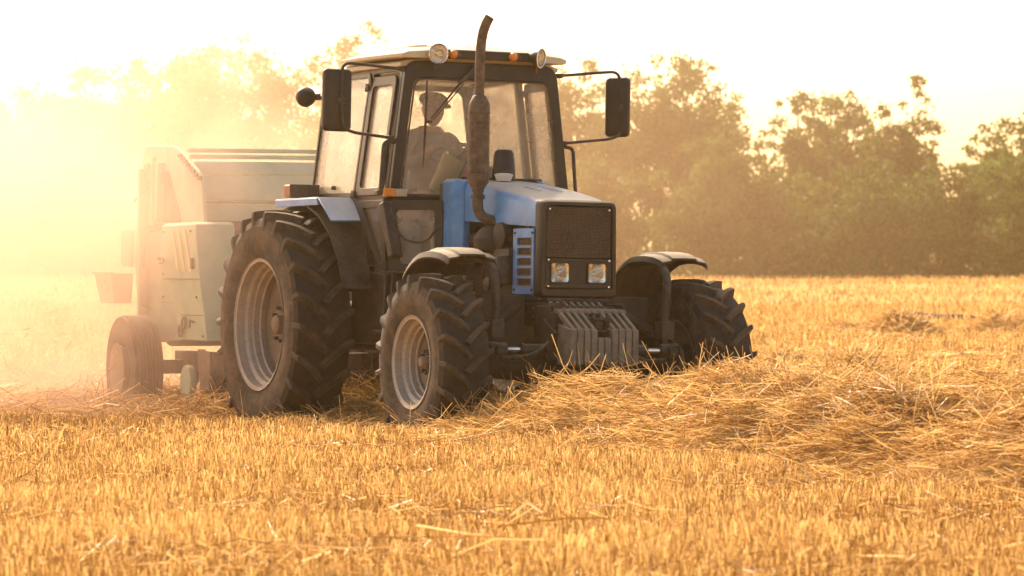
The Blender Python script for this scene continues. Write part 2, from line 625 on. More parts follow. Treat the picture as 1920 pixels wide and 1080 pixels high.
# ------------------------------------------------------------------ trees
def leaf_quads(P, size, seed_rng):
    n = len(P)
    d1 = seed_rng.normal(size=(n, 3))
    d1 /= np.linalg.norm(d1, axis=1, keepdims=True)
    d2 = np.cross(d1, seed_rng.normal(size=(n, 3)))
    d2 /= np.linalg.norm(d2, axis=1, keepdims=True)
    a = d1 * size[:, None]
    b = d2 * (size * 0.62)[:, None]
    V = np.stack([P - a, P - b * 0.9 + a * 0.1, P + a, P + b * 0.9 - a * 0.1], 1).reshape(-1, 3)
    Q = np.arange(n * 4).reshape(n, 4)
    return V, Q


def tree(name, label, cx, y, top_z, width, group, low=0.03, nclump=300, dens=1.0, bush=False, taper=1.0):
    r = np.random.default_rng(int(abs(cx * 97) + y * 13) % 100000 + (5 if bush else 0))
    bz = float(gz(cx, y))
    H = top_z - bz
    root = empty(name, label, 'bush' if bush else 'tree', loc=(cx, y, bz), group=group)
    # envelope of the crown: a few leading masses, each with its own clumps
    nlead = 3 if bush else 5
    lx = r.uniform(-0.34, 0.34, nlead) * width
    lx[0] = r.uniform(-0.08, 0.08) * width
    ly = r.uniform(-0.25, 0.25, nlead) * width
    lh = np.concatenate([[1.0], r.uniform(0.62, 0.95, nlead - 1)])
    lw = r.uniform(0.42, 0.70, nlead) * (1.25 if bush else 1.0)
    lw[0] = 0.85
    lead = r.integers(0, nlead, nclump)
    lead[: nclump // 4] = 0
    d = r.normal(size=(nclump, 3))
    d /= np.linalg.norm(d, axis=1, keepdims=True)
    d *= (r.random(nclump) ** 0.52)[:, None]
    zc = (0.55 if not bush else 0.45) * lh
    zr = lh - zc
    zz = d[:, 2] * np.where(d[:, 2] > 0, zr[lead], zc[lead] - low) + zc[lead]
    rad = width * lw[lead] * 0.5
    C = np.stack([lx[lead] + rad * d[:, 0], ly[lead] + rad * 0.8 * d[:, 1], zz * H * 0.97], 1)
    cr = width * (0.035 + 0.05 * r.random(nclump))
    nl = np.maximum(26, (dens * 118 * (cr / 0.6) ** 2)).astype(int)
    idx = np.repeat(np.arange(nclump), nl)
    off = r.normal(size=(len(idx), 3))
    off /= np.linalg.norm(off, axis=1, keepdims=True)
    off *= (r.random(len(idx)) ** 0.45)[:, None] * 1.15
    off *= np.where(r.random(len(idx)) < 0.22, 1.75, 1.0)[:, None]
    P = C[idx] + off * cr[idx][:, None] * np.array([1.1, 1.1, 0.8])
    # loose sprigs
    P += r.normal(size=P.shape) * 0.06
    P[:, 2] = np.clip(P[:, 2], 0.08, None)
    size = 0.08 + 0.11 * r.random(len(P))
    V, Q = leaf_quads(P, size, r)
    cshade = r.random(nclump)
    sh = np.clip(cshade[idx] * 0.7 + r.random(len(idx)) * 0.4 - 0.05, 0, 1)
    cr_o = mesh_np('crown', V, Q, M['leaf'], np.repeat(sh, 4))
    cr_o.parent = root
    # trunk with limbs reaching into the crown
    g = G()
    tr = 0.018 * H + 0.05
    lean = (rnd.uniform(-0.3, 0.3), rnd.uniform(-0.2, 0.2))
    g.tube([(0, 0, -0.2), (lean[0] * 0.3, lean[1] * 0.3, H * 0.3), (lean[0], lean[1], H * 0.5), (lean[0] * 1.3, lean[1], H * 0.66)], [tr * 1.25, tr, tr * 0.6, tr * 0.15], 7)
    order = np.argsort(-cr)[: (7 if bush else 12)]
    for k in order:
        c = C[k]
        z0 = max(0.25, min(0.7 * H, c[2] - 0.28 * H - 0.3))
        s0 = (lean[0] * z0 / H, lean[1] * z0 / H, z0)
        mid = ((s0[0] + c[0]) / 2 * 0.9, (s0[1] + c[1]) / 2 * 0.9, (z0 + c[2]) / 2 + 0.1)
        g.tube([s0, mid, tuple(c)], [tr * 0.45, tr * 0.3, tr * 0.08], 5)
    g.build('trunk', M['bark'], root)
    return root


def zpx(py, y):
    return 1.29 + (503 - py) / FPX * y


TREES = [
    # px centre, px width, px top, distance, label
    (-30, 210, 165, 205, 'tree nearly bleached out by the sun glare where the treeline is brightest'),
    (165, 280, 105, 214, 'pale round tree in the glare, beyond the dust rather than behind the baler'),
    (315, 250, 70, 206, 'hazy tree rising straight behind the baler'),
    (440, 290, 22, 212, 'tallest hazy tree, broad crown between baler and cab'),
    (662, 200, 22, 209, 'narrow tall tree just behind the cab roof'),
    (800, 210, 100, 216, 'tree hidden mostly behind the cab windscreen'),
    (945, 190, 110, 207, 'tree behind the exhaust stack and cab pillar'),
    (1080, 200, 84, 211, 'leafy tree behind the mirror on its outrigger arm'),
    (1235, 250, 66, 205, 'big tree with open sunlit top next to the outrigger mirror'),
    (1325, 170, 110, 213, 'round-shouldered tree stepping down beside the big one'),
    (1490, 150, 160, 208, 'slim tree beside the first gap of sky'),
    (1580, 200, 146, 214, 'mid-height tree between the two gaps of sky'),
    (1685, 150, 132, 206, 'airy tree with see-through crown before the wide gap of sky'),
    (1860, 130, 212, 212, 'low tree just past the wide bright gap of sky'),
    (1935, 200, 172, 207, 'tree where the treeline leaves the picture beyond the low tree'),
    (2090, 230, 150, 210, 'last tree of the long row, well past the low tree'),
]
for (px, w, py, D, lab) in TREES:
    tree('tree', lab, (px - 960) / FPX * D, D, zpx(py, D), w * 1.12 / FPX * D, 'trees along the far edge of the field')

BUSHES = [
    (40, 300, 300, 193, 'bleached thicket below the glare-washed trees'),
    (300, 320, 250, 196, 'hazy thicket behind the baler'),
    (560, 320, 215, 194, 'thicket behind the cab door'),
    (820, 300, 240, 195, 'thicket seen through the windscreen'),
    (1090, 290, 290, 192, 'dense thicket between mirror and hood'),
    (1330, 300, 232, 190, 'large rounded thicket standing above the far front fender'),
    (1480, 220, 300, 194, 'lower thicket under the slim tree'),
    (1650, 260, 285, 191, 'thicket under the airy tree'),
    (1790, 230, 275, 195, 'thicket filling the foot of the wide gap of sky'),
    (1930, 260, 240, 190, 'dark thicket below the last tree of the row'),
]
for (px, w, py, D, lab) in BUSHES:
    tree('thicket', lab, (px - 960) / FPX * D, D, zpx(py, D), w / FPX * D, 'thickets in front of the trees', low=0.01, nclump=200, dens=1.0, bush=True, taper=0.5)


def build_undergrowth():
    r = np.random.default_rng(77)
    n = 26000
    x = r.uniform(-46, 46, n)
    y = 196 + r.normal(size=n) * 2.6
    hmax = 2.0 + 0.9 * np.sin(x * 0.35) + 0.6 * np.sin(x * 0.9 + 1)
    z = gz(x, y) + hmax * r.random(n) ** 1.2
    V, Q = leaf_quads(np.stack([x, y, z], 1), 0.13 + 0.14 * r.random(n), r)
    o = mesh_np('undergrowth', V, Q, M['leaf'], np.repeat(r.random(n), 4))
    tag(o, 'low undergrowth along the foot of the trees', None, None, 'stuff')
build_undergrowth()


# ------------------------------------------------------------------ wheels
def make_tyre(g, R, W, rim_r, nl, lug, side):
    """agricultural tyre round the Y axis; side = -1 when the outer face looks towards -Y"""
    rc = R - lug
    prof = [(rim_r, -0.36), (rim_r + 0.02, -0.43), (rim_r + 0.35 * (rc - rim_r), -0.50), (rim_r + 0.62 * (rc - rim_r), -0.495), (rc - 0.075, -0.488), (rc - 0.025, -0.455), (rc - 0.008, -0.30), (rc, 0)]
    prof = prof + [(r, -y) for r, y in reversed(prof[:-1])]
    nb = 5
    g.cur = 1
    g.lathe([(r, y * W) for r, y in prof[:nb]], seg=72, caps=False)
    g.lathe([(r, y * W) for r, y in prof[-nb:]], seg=72, caps=False)
    g.cur = 0
    g.lathe([(r, y * W) for r, y in prof[nb - 1:len(prof) - nb + 1]], seg=72, caps=False)
    g.cur = 2

    def base_r(yy):
        q = abs(yy) / W
        return float(np.interp(q, [0, 0.30, 0.455, 0.488, 0.5], [rc, rc - 0.008, rc - 0.025, rc - 0.075, rc - 0.12])) - 0.012
    A = 0.86 * W / 2
    for s in (-1, 1):
        for k in range(nl):
            th0 = (k + (0.5 if s > 0 else 0.0)) * 2 * math.pi / nl
            secs = [(0.494, -0.002, R - 0.105, 0.55), (0.494, 0.0, R - 0.060, 0.85), (0.478, 0.004, R - 0.014, 1.0)]
            for t in (0.12, 0.35, 0.6, 0.82, 1.0):
                yy = 0.5 - 0.53 * t
                arc = A * (0.35 * t + 0.65 * t ** 1.7)
                secs.append((yy, arc, R - 0.012 * (1 - t) ** 2, 1.0 if t < 0.9 else 0.9))
            loops = []
            for i, (yq, arc, rt, hw) in enumerate(secs):
                i0, i1 = max(i - 1, 2), min(i + 1, len(secs) - 1)
                if i < 3:
                    ty, ta = -1.0, 0.25
                else:
                    ty, ta = (secs[i1][0] - secs[i0][0]) * W, secs[i1][1] - secs[i0][1]
                L = math.hypot(ty, ta) or 1
                ny, na = -ta / L, ty / L       # across the lug
                if i < 3:
                    ny, na = 0.0, -1.0
                br = min(base_r(yq * W), rt - 0.02)
                htop = 0.0195 * hw * (R / 0.88) ** 0.4
                hbot = 0.031 * hw * (R / 0.88) ** 0.4
                lp = []
                for (q, rr) in ((-hbot, br), (-htop, rt), (htop, rt), (hbot, br)):
                    y2 = s * (yq * W + ny * q)
                    th = th0 - (arc + na * q) / R
                    lp.append((rr * math.cos(th), y2, rr * math.sin(th)))
                loops.append(lp)
            g.loft(loops)


def make_wheel(parent, loc, side, R, W, rim_r, lip, nl, lug, rear):
    """side -1 = outer face towards -Y; rim mesh with tyre and hub as children"""
    s = side
    g = G()
    hw = 0.41 * W
    d = hw * 2
    # outer lip, stepped barrel, inner lip
    prof = [(lip, 0.46 * W), (lip, 0.44 * W), (lip - 0.022, 0.435 * W), (lip - 0.03, 0.30 * W), (lip - 0.055, 0.26 * W), (lip - 0.062, 0.19 * W), (lip - 0.078, 0.175 * W), (lip - 0.080, 0.08 * W), (lip - 0.095, 0.06 * W), (lip - 0.085, -0.1 * W),
            (lip - 0.05, -0.3 * W), (lip - 0.02, -0.44 * W), (lip, -0.46 * W)]
    th = [(r - 0.008 if i else r, h) for i, (r, h) in enumerate(prof)]
    g.lathe([(r, s * h) for r, h in prof], seg=64, caps=False)
    g.lathe([(r, s * h) for r, h in th], seg=64, caps=False)
    w = g.build('wheel', M['rim'], parent, loc=loc)
    g = G()
    make_tyre(g, R, W, rim_r, nl, lug, side)
    g.build('tyre', [M['rubber'], M['sidewall'], M['lug']], w, smooth=32)
    g = G()
    dy = -0.06 * W if rear else -0.02 * W
    rr = lip - 0.084
    g.lathe([(rr, s * (dy - 0.01)), (rr - 0.02, s * (dy + 0.012)), (rr * 0.72, s * (dy + 0.03)), (rr * 0.55, s * (dy + 0.0)), (rr * 0.40, s * (dy - 0.01)), (rr * 0.38, s * (dy + 0.045)), (rr * 0.20, s * (dy + 0.05)), (0.012, s * (dy + 0.055))], seg=48)
    g.lathe([(rr * 0.17, s * dy), (rr * 0.17, s * (dy + 0.10)), (rr * 0.12, s * (dy + 0.115)), (0.01, s * (dy + 0.115))], seg=24)
    g.build('wheel_disc', M['disc'], w)
    g = G()
    for k in range(8):
        a = 2 * math.pi * k / 8 + 0.2
        g.lathe([(0.016, 0), (0.016, s * 0.035), (0.008, s * 0.037)], c=(rr * 0.30 * math.cos(a), s * (dy + 0.046), rr * 0.30 * math.sin(a)), seg=6)
    g.build('wheel_nuts', M['iron'], w)['kind'] = 'stuff'
    g = G()
    for a in (0.05, 0.25) if rear else (0.1,):
        g.tube([(rr * 0.62 * math.cos(a), s * (dy + 0.02), rr * 0.62 * math.sin(a)), (rr * 0.62 * math.cos(a), s * (dy + 0.06), rr * 0.62 * math.sin(a) - 0.01), (rr * 0.56 * math.cos(a), s * (dy + 0.065), rr * 0.56 * math.sin(a) - 0.05)], 0.014, 8)
    g.build('wheel_clamp', M['black'], w)
    return w


tractor = empty('tractor', 'dusty blue tractor with square black grille, facing the viewer on the stubble', 'tractor', T_MAT)

make_wheel(tractor, (-0.04, -1.065, 0.835), -1, 0.888, 0.475, 0.485, 0.515, 22, 0.050, True)
make_wheel(tractor, (-0.04, 1.065, 0.835), 1, 0.888, 0.475, 0.485, 0.515, 22, 0.050, True)
make_wheel(tractor, (2.75, -1.05, 0.605), -1, 0.632, 0.385, 0.310, 0.335, 19, 0.043, False)
make_wheel(tractor, (2.75, 1.05, 0.600), 1, 0.632, 0.385, 0.310, 0.335, 19, 0.043, False)

# ------------------------------------------------------------------ chassis, axles, engine
g = G()
for s in (-1, 1):
    g.box((2.15, s * 0.26, 0.955), (2.0, 0.03, 0.17))
    g.box((2.15, s * 0.235, 1.03), (2.0, 0.06, 0.02))
g.box((2.98, 0, 0.90), (0.22, 0.60, 0.24))
ch = g.build('chassis', M['iron'], tractor, 0.008)
g = G()
for s in (-1, 1):
    for i in range(9):
        for zz in (0.92, 0.99):
            g.lathe([(0.014, 0), (0.014, s * 0.012), (0.006, s * 0.014)], c=(1.9 + i * 0.125, s * 0.276, zz), seg=8)
g.build('frame_bolts', M['black'], ch)['kind'] = 'stuff'
# front axle
g = G()
g.tube([(2.76, -0.78, 0.60), (2.76, -0.45, 0.58), (2.76, -0.2, 0.56), (2.76, 0.2, 0.56), (2.76, 0.45, 0.58), (2.76, 0.78, 0.60)], [0.09, 0.10, 0.16, 0.16, 0.10, 0.09], 16)
g.box((2.76, 0, 0.74), (0.34, 0.28, 0.16))
for s in (-1, 1):
    g.lathe([(0.11, 0), (0.15, s * 0.05), (0.17, s * 0.14), (0.15, s * 0.2), (0.1, s * 0.22)], c=(2.76, s * 0.78, 0.60), seg=28)
    g.tube([(2.76, s * 0.72, 0.42), (2.76, s * 0.72, 0.80)], [0.06, 0.05], 12)
    g.box((2.80, s * 0.70, 0.82), (0.16, 0.16, 0.05))
    g.box((2.62, s * 0.50, 0.84), (0.22, 0.34, 0.50))
    g.tube([(2.70, s * 0.36, 1.02), (2.80, s * 0.66, 0.84)], 0.04, 10)
    g.box((2.98, s * 0.69, 0.70), (0.28, 0.07, 0.06))
g.build('front_axle', M['iron'], tractor, 0.006)
for s in (-1, 1):
    g = G()
    g.tube([(3.03, s * 0.24, 0.705), (3.03, s * 0.50, 0.705)], 0.042, 14)
    g.tube([(3.03, s * 0.485, 0.705), (3.03, s * 0.50, 0.705)], 0.048, 14)
    sc_ = g.build('steering_cylinder', M['black'], tractor)
    g = G()
    g.tube([(3.03, s * 0.49, 0.705), (3.03, s * 0.63, 0.705)], 0.020, 12)
    g.build('piston_rod', M['chrome'], sc_)
    g = G()
    g.tube([(3.03, s * 0.62, 0.705), (3.03, s * 0.74, 0.705)], 0.05, 12)
    g.lathe([(0.05, 0), (0.055, 0.02), (0.055, 0.07), (0.03, 0.09)], c=(3.03, s * 0.72, 0.67), axis='z', seg=14)
    g.build('ball_joint', M['black'], sc_)
for pth, rr_ in (([(3.05, -0.66, 0.64), (3.08, -0.42, 0.66), (3.10, -0.28, 0.78), (3.0, -0.24, 0.86)], 0.016), ([(3.05, 0.66, 0.64), (3.08, 0.45, 0.62), (3.10, 0.30, 0.74), (3.0, 0.25, 0.86)], 0.016),
                 ([(2.98, 0.72, 0.78), (3.08, 0.78, 0.72), (3.10, 0.76, 0.58), (3.02, 0.70, 0.52)], 0.013)):
    g = G()
    g.tube(smoothpath(pth), rr_, 8)
    g.build('hydraulic_hose', M['hose'], tractor)
# engine and drive train
g = G()
g.box((2.05, 0, 1.22), (1.25, 0.40, 0.50))
g.box((2.05, 0, 1.52), (1.15, 0.30, 0.16))
g.box((2.05, 0, 0.90), (1.0, 0.32, 0.22))
g.box((1.2, 0, 0.95), (0.8, 0.44, 0.50))
g.box((0.3, 0, 0.88), (1.2, 0.5, 0.55))
for i in range(6):
    g.box((1.60 + i * 0.17, -0.215, 1.44), (0.11, 0.06, 0.12))
g.tube([(1.52, -0.25, 1.50), (2.4, -0.25, 1.50)], 0.05, 12)
g.tube(smoothpath([(1.65, -0.23, 1.30), (1.85, -0.29, 1.38), (2.2, -0.28, 1.36), (2.5, -0.24, 1.42)]), 0.028, 10)
g.box((2.62, 0, 1.35), (0.10, 0.54, 0.52))
g.tube([(-0.04, -1.0, 0.835), (-0.04, -0.5, 0.835), (-0.04, 0.5, 0.835), (-0.04, 1.0, 0.835)], [0.10, 0.19, 0.19, 0.10], 20)
g.build('engine_block', M['engine'], tractor, 0.01)
g = G()
g.lathe([(0.05, 0), (0.072, 0.01), (0.072, 0.20), (0.065, 0.215), (0.03, 0.225)], c=(2.40, -0.34, 1.16), axis='z', seg=24)
g.lathe([(0.035, 0), (0.04, 0.01), (0.04, 0.16), (0.02, 0.17)], c=(2.27, -0.33, 1.13), axis='z', seg=18)
g.box((2.36, -0.30, 1.40), (0.28, 0.10, 0.05))
g.tube([(2.27, -0.33, 1.05), (2.27, -0.33, 1.13)], 0.018, 8)
g.build('fuel_filter', M['canister'] if False else M['black'], tractor, 0.004)
g = G()
g.box((2.375, -0.408, 1.28), (0.035, 0.006, 0.075))
g.build('filter_label', M['white'], tractor)
g = G()
g.lathe([(0.035, 0), (0.05, 0.01), (0.05, 0.025), (0.02, 0.03)], c=(2.12, -0.36, 1.17), axis='y', seg=20)
g.tube(smoothpath([(2.02, -0.33, 1.18), (2.1, -0.37, 1.30), (2.25, -0.37, 1.35), (2.34, -0.33, 1.36)]), 0.009, 8)
g.tube(smoothpath([(1.8, -0.31, 1.1), (2.0, -0.36, 1.04), (2.4, -0.36, 1.06), (2.6, -0.31, 1.05)]), 0.02, 8)
g.build('fuel_pipe', M['exhaust'], tractor)
g = G()
g.lathe([(0.10, 0), (0.14, 0.02), (0.15, 0.10), (0.11, 0.16), (0.06, 0.20)], c=(2.12, -0.30, 1.40), axis='z', seg=20)
g.lathe([(0.08, 0), (0.10, -0.03), (0.10, -0.12), (0.06, -0.14)], c=(2.30, -0.22, 1.52), axis='y', seg=20)
g.build('turbocharger', M['engine'], tractor)
# fuel tank and step on each side below the cab
for s in (-1, 1):
    g = G()
    lp = roundpoly([(0.42, 0, 0.70), (1.02, 0, 0.70), (1.06, 0, 1.24), (0.42, 0, 1.26)], 0.07)
    g.loft([[Vector((p.x, s * 0.42, p.z)) for p in lp], [Vector((p.x, s * 0.70, p.z)) for p in lp]])
    g.build('fuel_tank', M['black'], tractor, 0.015)
    g = G()
    for zz in (0.48, 0.80):
        g.box((1.30, s * 0.74, zz), (0.30, 0.18, 0.025))
    for xx in (1.14, 1.46):
        g.bar((xx, s * 0.70, 0.46), (xx, s * 0.66, 1.24), 0.03, 0.03)
    g.build('step', M['black'], tractor, 0.004)

# ------------------------------------------------------------------ hood
def hoodsec(x, zt, zb, hw):
    q = [(-hw, zb), (-hw - 0.004, zt - 0.07), (-hw + 0.012, zt - 0.03), (-hw + 0.045, zt - 0.006), (-hw * 0.5, zt + 0.004), (0, zt + 0.008),
         (hw * 0.5, zt + 0.004), (hw - 0.045, zt - 0.006), (hw - 0.012, zt - 0.03), (hw + 0.004, zt - 0.07), (hw, zb),
         (hw - 0.012, zb), (hw - 0.02, zt - 0.075), (0, zt - 0.02), (-hw + 0.02, zt - 0.075), (-hw + 0.012, zb)]
    return [Vector((x, y, z)) for y, z in q]
g = G()
st = [(1.60, 1.945, 1.638, 0.325), (1.9, 1.918, 1.625, 0.32), (2.3, 1.868, 1.607, 0.312), (2.6, 1.823, 1.593, 0.307), (2.80, 1.785, 1.585, 0.302), (2.835, 1.776, 1.583, 0.301)]
g.loft([hoodsec(*q) for q in st])
hood = g.build('hood', M['blue'], tractor, 0.003)
g = G()
g.box((1.605, 0, 1.955), (0.05, 0.66, 0.022))
g.build('hood_gasket', M['hose'], tractor, 0.004)
g = G()
g.box((2.35, 0.05, 1.872), (0.42, 0.012, 0.004), Matrix.Rotation(0.118, 3, 'Y'))
g.box((2.36, -0.10, 1.871), (0.30, 0.010, 0.004), Matrix.Rotation(0.118, 3, 'Y'))
g.build('hood_seam', M['blue'], hood)
# louvred lower side panels, each with five real slots
for s in (-1, 1):
    g = G()
    x0, x1, z0, z1 = 2.50, 2.838, 1.10, 1.572
    yy, th = s * 0.312, 0.012
    lx0, lx1 = 2.575, 2.80
    slots = [1.478, 1.405, 1.332, 1.259, 1.186]
    hh = 0.024
    def pnl(xa, xb, za, zb):
        if zb - za > 0.001:
            g.box(((xa + xb) / 2, yy, (za + zb) / 2), (xb - xa, th, zb - za))
    pnl(x0, lx0, z0, z1)
    pnl(lx1, x1, z0, z1)
    prev = z1
    for zc in slots:
        pnl(lx0, lx1, zc + hh, prev)
        prev = zc - hh
    pnl(lx0, lx1, z0, prev)
    # lower rounded return towards the engine
    g.loft([[Vector((x, s * (0.312 - 0.11 * q), 1.10 - 0.055 * math.sin(q * math.pi / 2))) for x in (x0, x1)] + [Vector((x, s * (0.30 - 0.11 * q), 1.108 - 0.05 * math.sin(q * math.pi / 2))) for x in (x1, x0)] for q in (0, 0.33, 0.66, 1)])
    sp = g.build('side_panel', M['blue'], tractor)
    g = G()
    for zc in slots:
        for k in range(5):
            g.box((2.6875, s * 0.300, zc - 0.018 + k * 0.009), (0.225, 0.006, 0.003))
        lp = roundpoly([(lx0 - 0.006, s * 0.318, zc - hh - 0.006), (lx1 + 0.006, s * 0.318, zc - hh - 0.006), (lx1 + 0.006, s * 0.318, zc + hh + 0.006), (lx0 - 0.006, s * 0.318, zc + hh + 0.006)], 0.012, 3)
        li = roundpoly([(lx0, s * 0.318, zc - hh), (lx1, s * 0.318, zc - hh), (lx1, s * 0.318, zc + hh), (lx0, s * 0.318, zc + hh)], 0.012, 3)
        g.ring(lp, li, (0, s * 0.004, 0))
    g.build('louvre', M['disc'], sp)
    g = G()
    for q in ((2.53, 1.54), (2.82, 1.54), (2.53, 1.13), (2.82, 1.13)):
        g.lathe([(0.009, 0), (0.009, s * 0.008), (0.004, s * 0.009)], c=(q[0], s * 0.318, q[1]), seg=8)
    build_each(g, 'screw', M['black'], sp)
    # cowl beside the windscreen foot
    g = G()
    g.loft([[Vector((1.44, s * y, z)) for y, z in ((0.28, 1.36), (0.405, 1.36), (0.405, 1.93), (0.375, 1.955), (0.28, 1.958))],
            [Vector((1.60, s * y, z)) for y, z in ((0.28, 1.40), (0.395, 1.40), (0.395, 1.925), (0.365, 1.95), (0.28, 1.953))],
            [Vector((1.67, s * y, z)) for y, z in ((0.28, 1.42), (0.335, 1.42), (0.335, 1.90), (0.325, 1.935), (0.28, 1.945))]])
    g.build('cowl', M['blue'], tractor, 0.006)

# grille shell
def rr(x, hw, z0, z1, r, hwt=None):
    hwt = hwt or hw
    return roundpoly([(x, -hw, z0), (x, hw, z0), (x, hwt, z1), (x, -hwt, z1)], r, 6)
g = G()
g.loft([rr(2.838, 0.312, 1.075, 1.782, 0.05, 0.305), rr(2.915, 0.312, 1.075, 1.776, 0.05, 0.303), rr(2.938, 0.298, 1.090, 1.764, 0.05, 0.290),
        rr(2.940, 0.272, 1.135, 1.742, 0.03, 0.266), rr(2.900, 0.266, 1.142, 1.736, 0.025, 0.260)], caps=False)
shell = g.build('grille_shell', M['frame'], tractor, 0)
g = G()
g.box((2.78, 0, 1.44), (0.08, 0.56, 0.62))
g.build('radiator', M['engine'], tractor)
g = G()
g.loft([rr(2.920, 0.258, 1.365, 1.728, 0.012, 0.254), rr(2.926, 0.256, 1.367, 1.726, 0.012, 0.252)])
g.build('grille', M['grille'], shell)
g = G()
g.ring(rr(2.920, 0.262, 1.148, 1.358, 0.012), rr(2.920, 0.225, 1.172, 1.336, 0.012), (0.012, 0, 0))
for ya, yb in ((-0.227, -0.2285), (-0.0722, 0.0682), (0.2242, 0.227)):
    g.box((2.924, (ya + yb) / 2, 1.254), (0.008, max(0.006, abs(yb - ya)), 0.165))
for za, zb in ((1.170, 1.182), (1.330, 1.338)):
    g.box((2.9235, 0, (za + zb) / 2), (0.008, 0.455, zb - za))
g.box((2.84, 0, 1.254), (0.01, 0.46, 0.19))
g.build('lamp_panel', M['frame'], shell, 0.002)
for s in (-1, 1):
    g = G()
    yc = 0.0 + s * 0.148 - 0.002
    g.ring(rr2 := [Vector((2.930, yc + a, b)) for a, b in ((-0.078, 1.18), (0.078, 1.18), (0.078, 1.332), (-0.078, 1.332))],
           [Vector((2.930, yc + a, b)) for a, b in ((-0.070, 1.188), (0.070, 1.188), (0.070, 1.324), (-0.070, 1.324))], (0.012, 0, 0))
    hl = g.build('headlamp', M['frame'], shell, 0.002)
    g = G()
    n_ = 32
    sq, cl = [], []
    for k in range(n_):
        t = 2 * math.pi * (k + 0.5) / n_
        q = max(abs(math.cos(t)), abs(math.sin(t)))
        sq.append(Vector((2.934, yc + 0.0695 * math.cos(t) / q, 1.256 + 0.0675 * math.sin(t) / q)))
        cl.append(Vector((2.928, yc + 0.058 * math.cos(t), 1.256 + 0.058 * math.sin(t))))
    bowl_ = [[Vector((2.928 - dx, yc + r * math.cos(2 * math.pi * (k + 0.5) / n_), 1.256 + r * math.sin(2 * math.pi * (k + 0.5) / n_))) for k in range(n_)] for r, dx in ((0.054, 0.012), (0.045, 0.030), (0.032, 0.046), (0.016, 0.056), (0.006, 0.058))]
    g.loft([sq, cl], caps=False)
    g.loft([cl] + bowl_, caps=False)
    g.lathe([(0.011, 2.875), (0.011, 2.905), (0.005, 2.912)], c=(0, yc, 1.25), axis='x', seg=12)
    for k in range(4):
        g.box((2.941, yc - 0.048 + k * 0.032, 1.256), (0.002, 0.002, 0.12))
    g.build('reflector', M['silver'], hl)
    g = G()
    g.box((2.9445, yc, 1.256), (0.003, 0.139, 0.135))
    g.build('lens', M['lens'], hl)
g = G()
for q in ((-0.243, 1.158), (0.243, 1.158), (-0.243, 1.347), (0.243, 1.347), (-0.238, 1.712), (0.238, 1.712)):
    g.lathe([(0.008, 2.926), (0.008, 2.938), (0.003, 2.940)], c=(0, q[0], q[1]), axis='x', seg=8)
build_each(g, 'screw', M['chrome'], shell)
g = G()
g.box((2.89, 0, 1.06), (0.08, 0.5, 0.03))
for y in (-0.1, -0.02, 0.06, 0.13):
    g.lathe([(0.010, 2.925), (0.010, 2.936), (0.005, 2.939)], c=(0, y, 1.068), axis='x', seg=8)
g.build('shell_bracket', M['black'], shell, 0.003)

# ------------------------------------------------------------------ exhaust
g = G()
pts = smoothpath([(2.10, -0.42, 1.86), (2.10, -0.42, 1.70)], 2)
g.tube(smoothpath([(2.10, -0.42, 1.88), (2.10, -0.42, 1.66), (2.20, -0.20, 1.60)], 8), 0.040, 16)
g.lathe([(0.052, -0.01), (0.052, 0.02)], c=(2.10, -0.42, 1.80), axis='z', seg=20)
elb = g.build('exhaust_elbow', M['exhaust'], tractor)
g = G()
g.lathe([(0.044, 1.84), (0.046, 1.865), (0.078, 1.915), (0.079, 1.93), (0.079, 2.45), (0.077, 2.485), (0.05, 2.545), (0.043, 2.55)], c=(2.10, -0.42, 0), axis='z', seg=28)
mf = g.build('muffler', M['exhaust'], tractor)
g = G()
for zz in (1.985, 2.06, 2.14, 2.21, 2.28, 2.35, 2.42):
    a = [(2.10 + 0.081 * math.cos(t), -0.42 + 0.081 * math.sin(t), zz) for t in [R_(-75 + 17 * k) for k in range(10)]]
    g.tube(a, 0.004, 6)
g.build('muffler_rib', M['exhaust'], mf)
g = G()
g.tube(smoothpath([(2.10, -0.42, 2.54), (2.10, -0.42, 2.85)], 2)[:1] + [(2.10, -0.42, 2.70), (2.102, -0.419, 2.86), (2.108, -0.414, 2.95), (2.118, -0.405, 3.02), (2.135, -0.390, 3.08), (2.155, -0.372, 3.125)], [0.036, 0.036, 0.0365, 0.037, 0.037, 0.037, 0.036], 18, caps=False)
g.tube([(2.155, -0.372, 3.125), (2.135, -0.390, 3.08), (2.118, -0.405, 3.02)], [0.033, 0.033, 0.033], 18, caps=False)
g.build('exhaust_stack', M['exhaust'], tractor)

# air pre-cleaner and bowl on the rear of the hood
g = G()
g.lathe([(0.088, 1.95), (0.088, 2.03), (0.086, 2.032), (0.074, 2.15), (0.056, 2.175), (0.02, 2.18)], c=(1.66, -0.005, 0), axis='z', seg=28)
g.lathe([(0.03, 1.93), (0.03, 1.96)], c=(1.66, -0.005, 0), axis='z', seg=16)
g.build('air_precleaner', M['frame'], tractor)
bowl = G()
bowl.lathe([(0.040, 0), (0.052, 0.003), (0.068, 0.045), (0.072, 0.05), (0.069, 0.053), (0.050, 0.060), (0.02, 0.063)], axis='z', seg=28)
bo = bowl.build('bowl', M['white'], None)
bo.matrix_world = T_MAT @ Matrix.Translation((1.80, -0.07, 1.934))
tag(bo, 'white plastic bowl with lid on the rear of the blue hood', 'bowl')

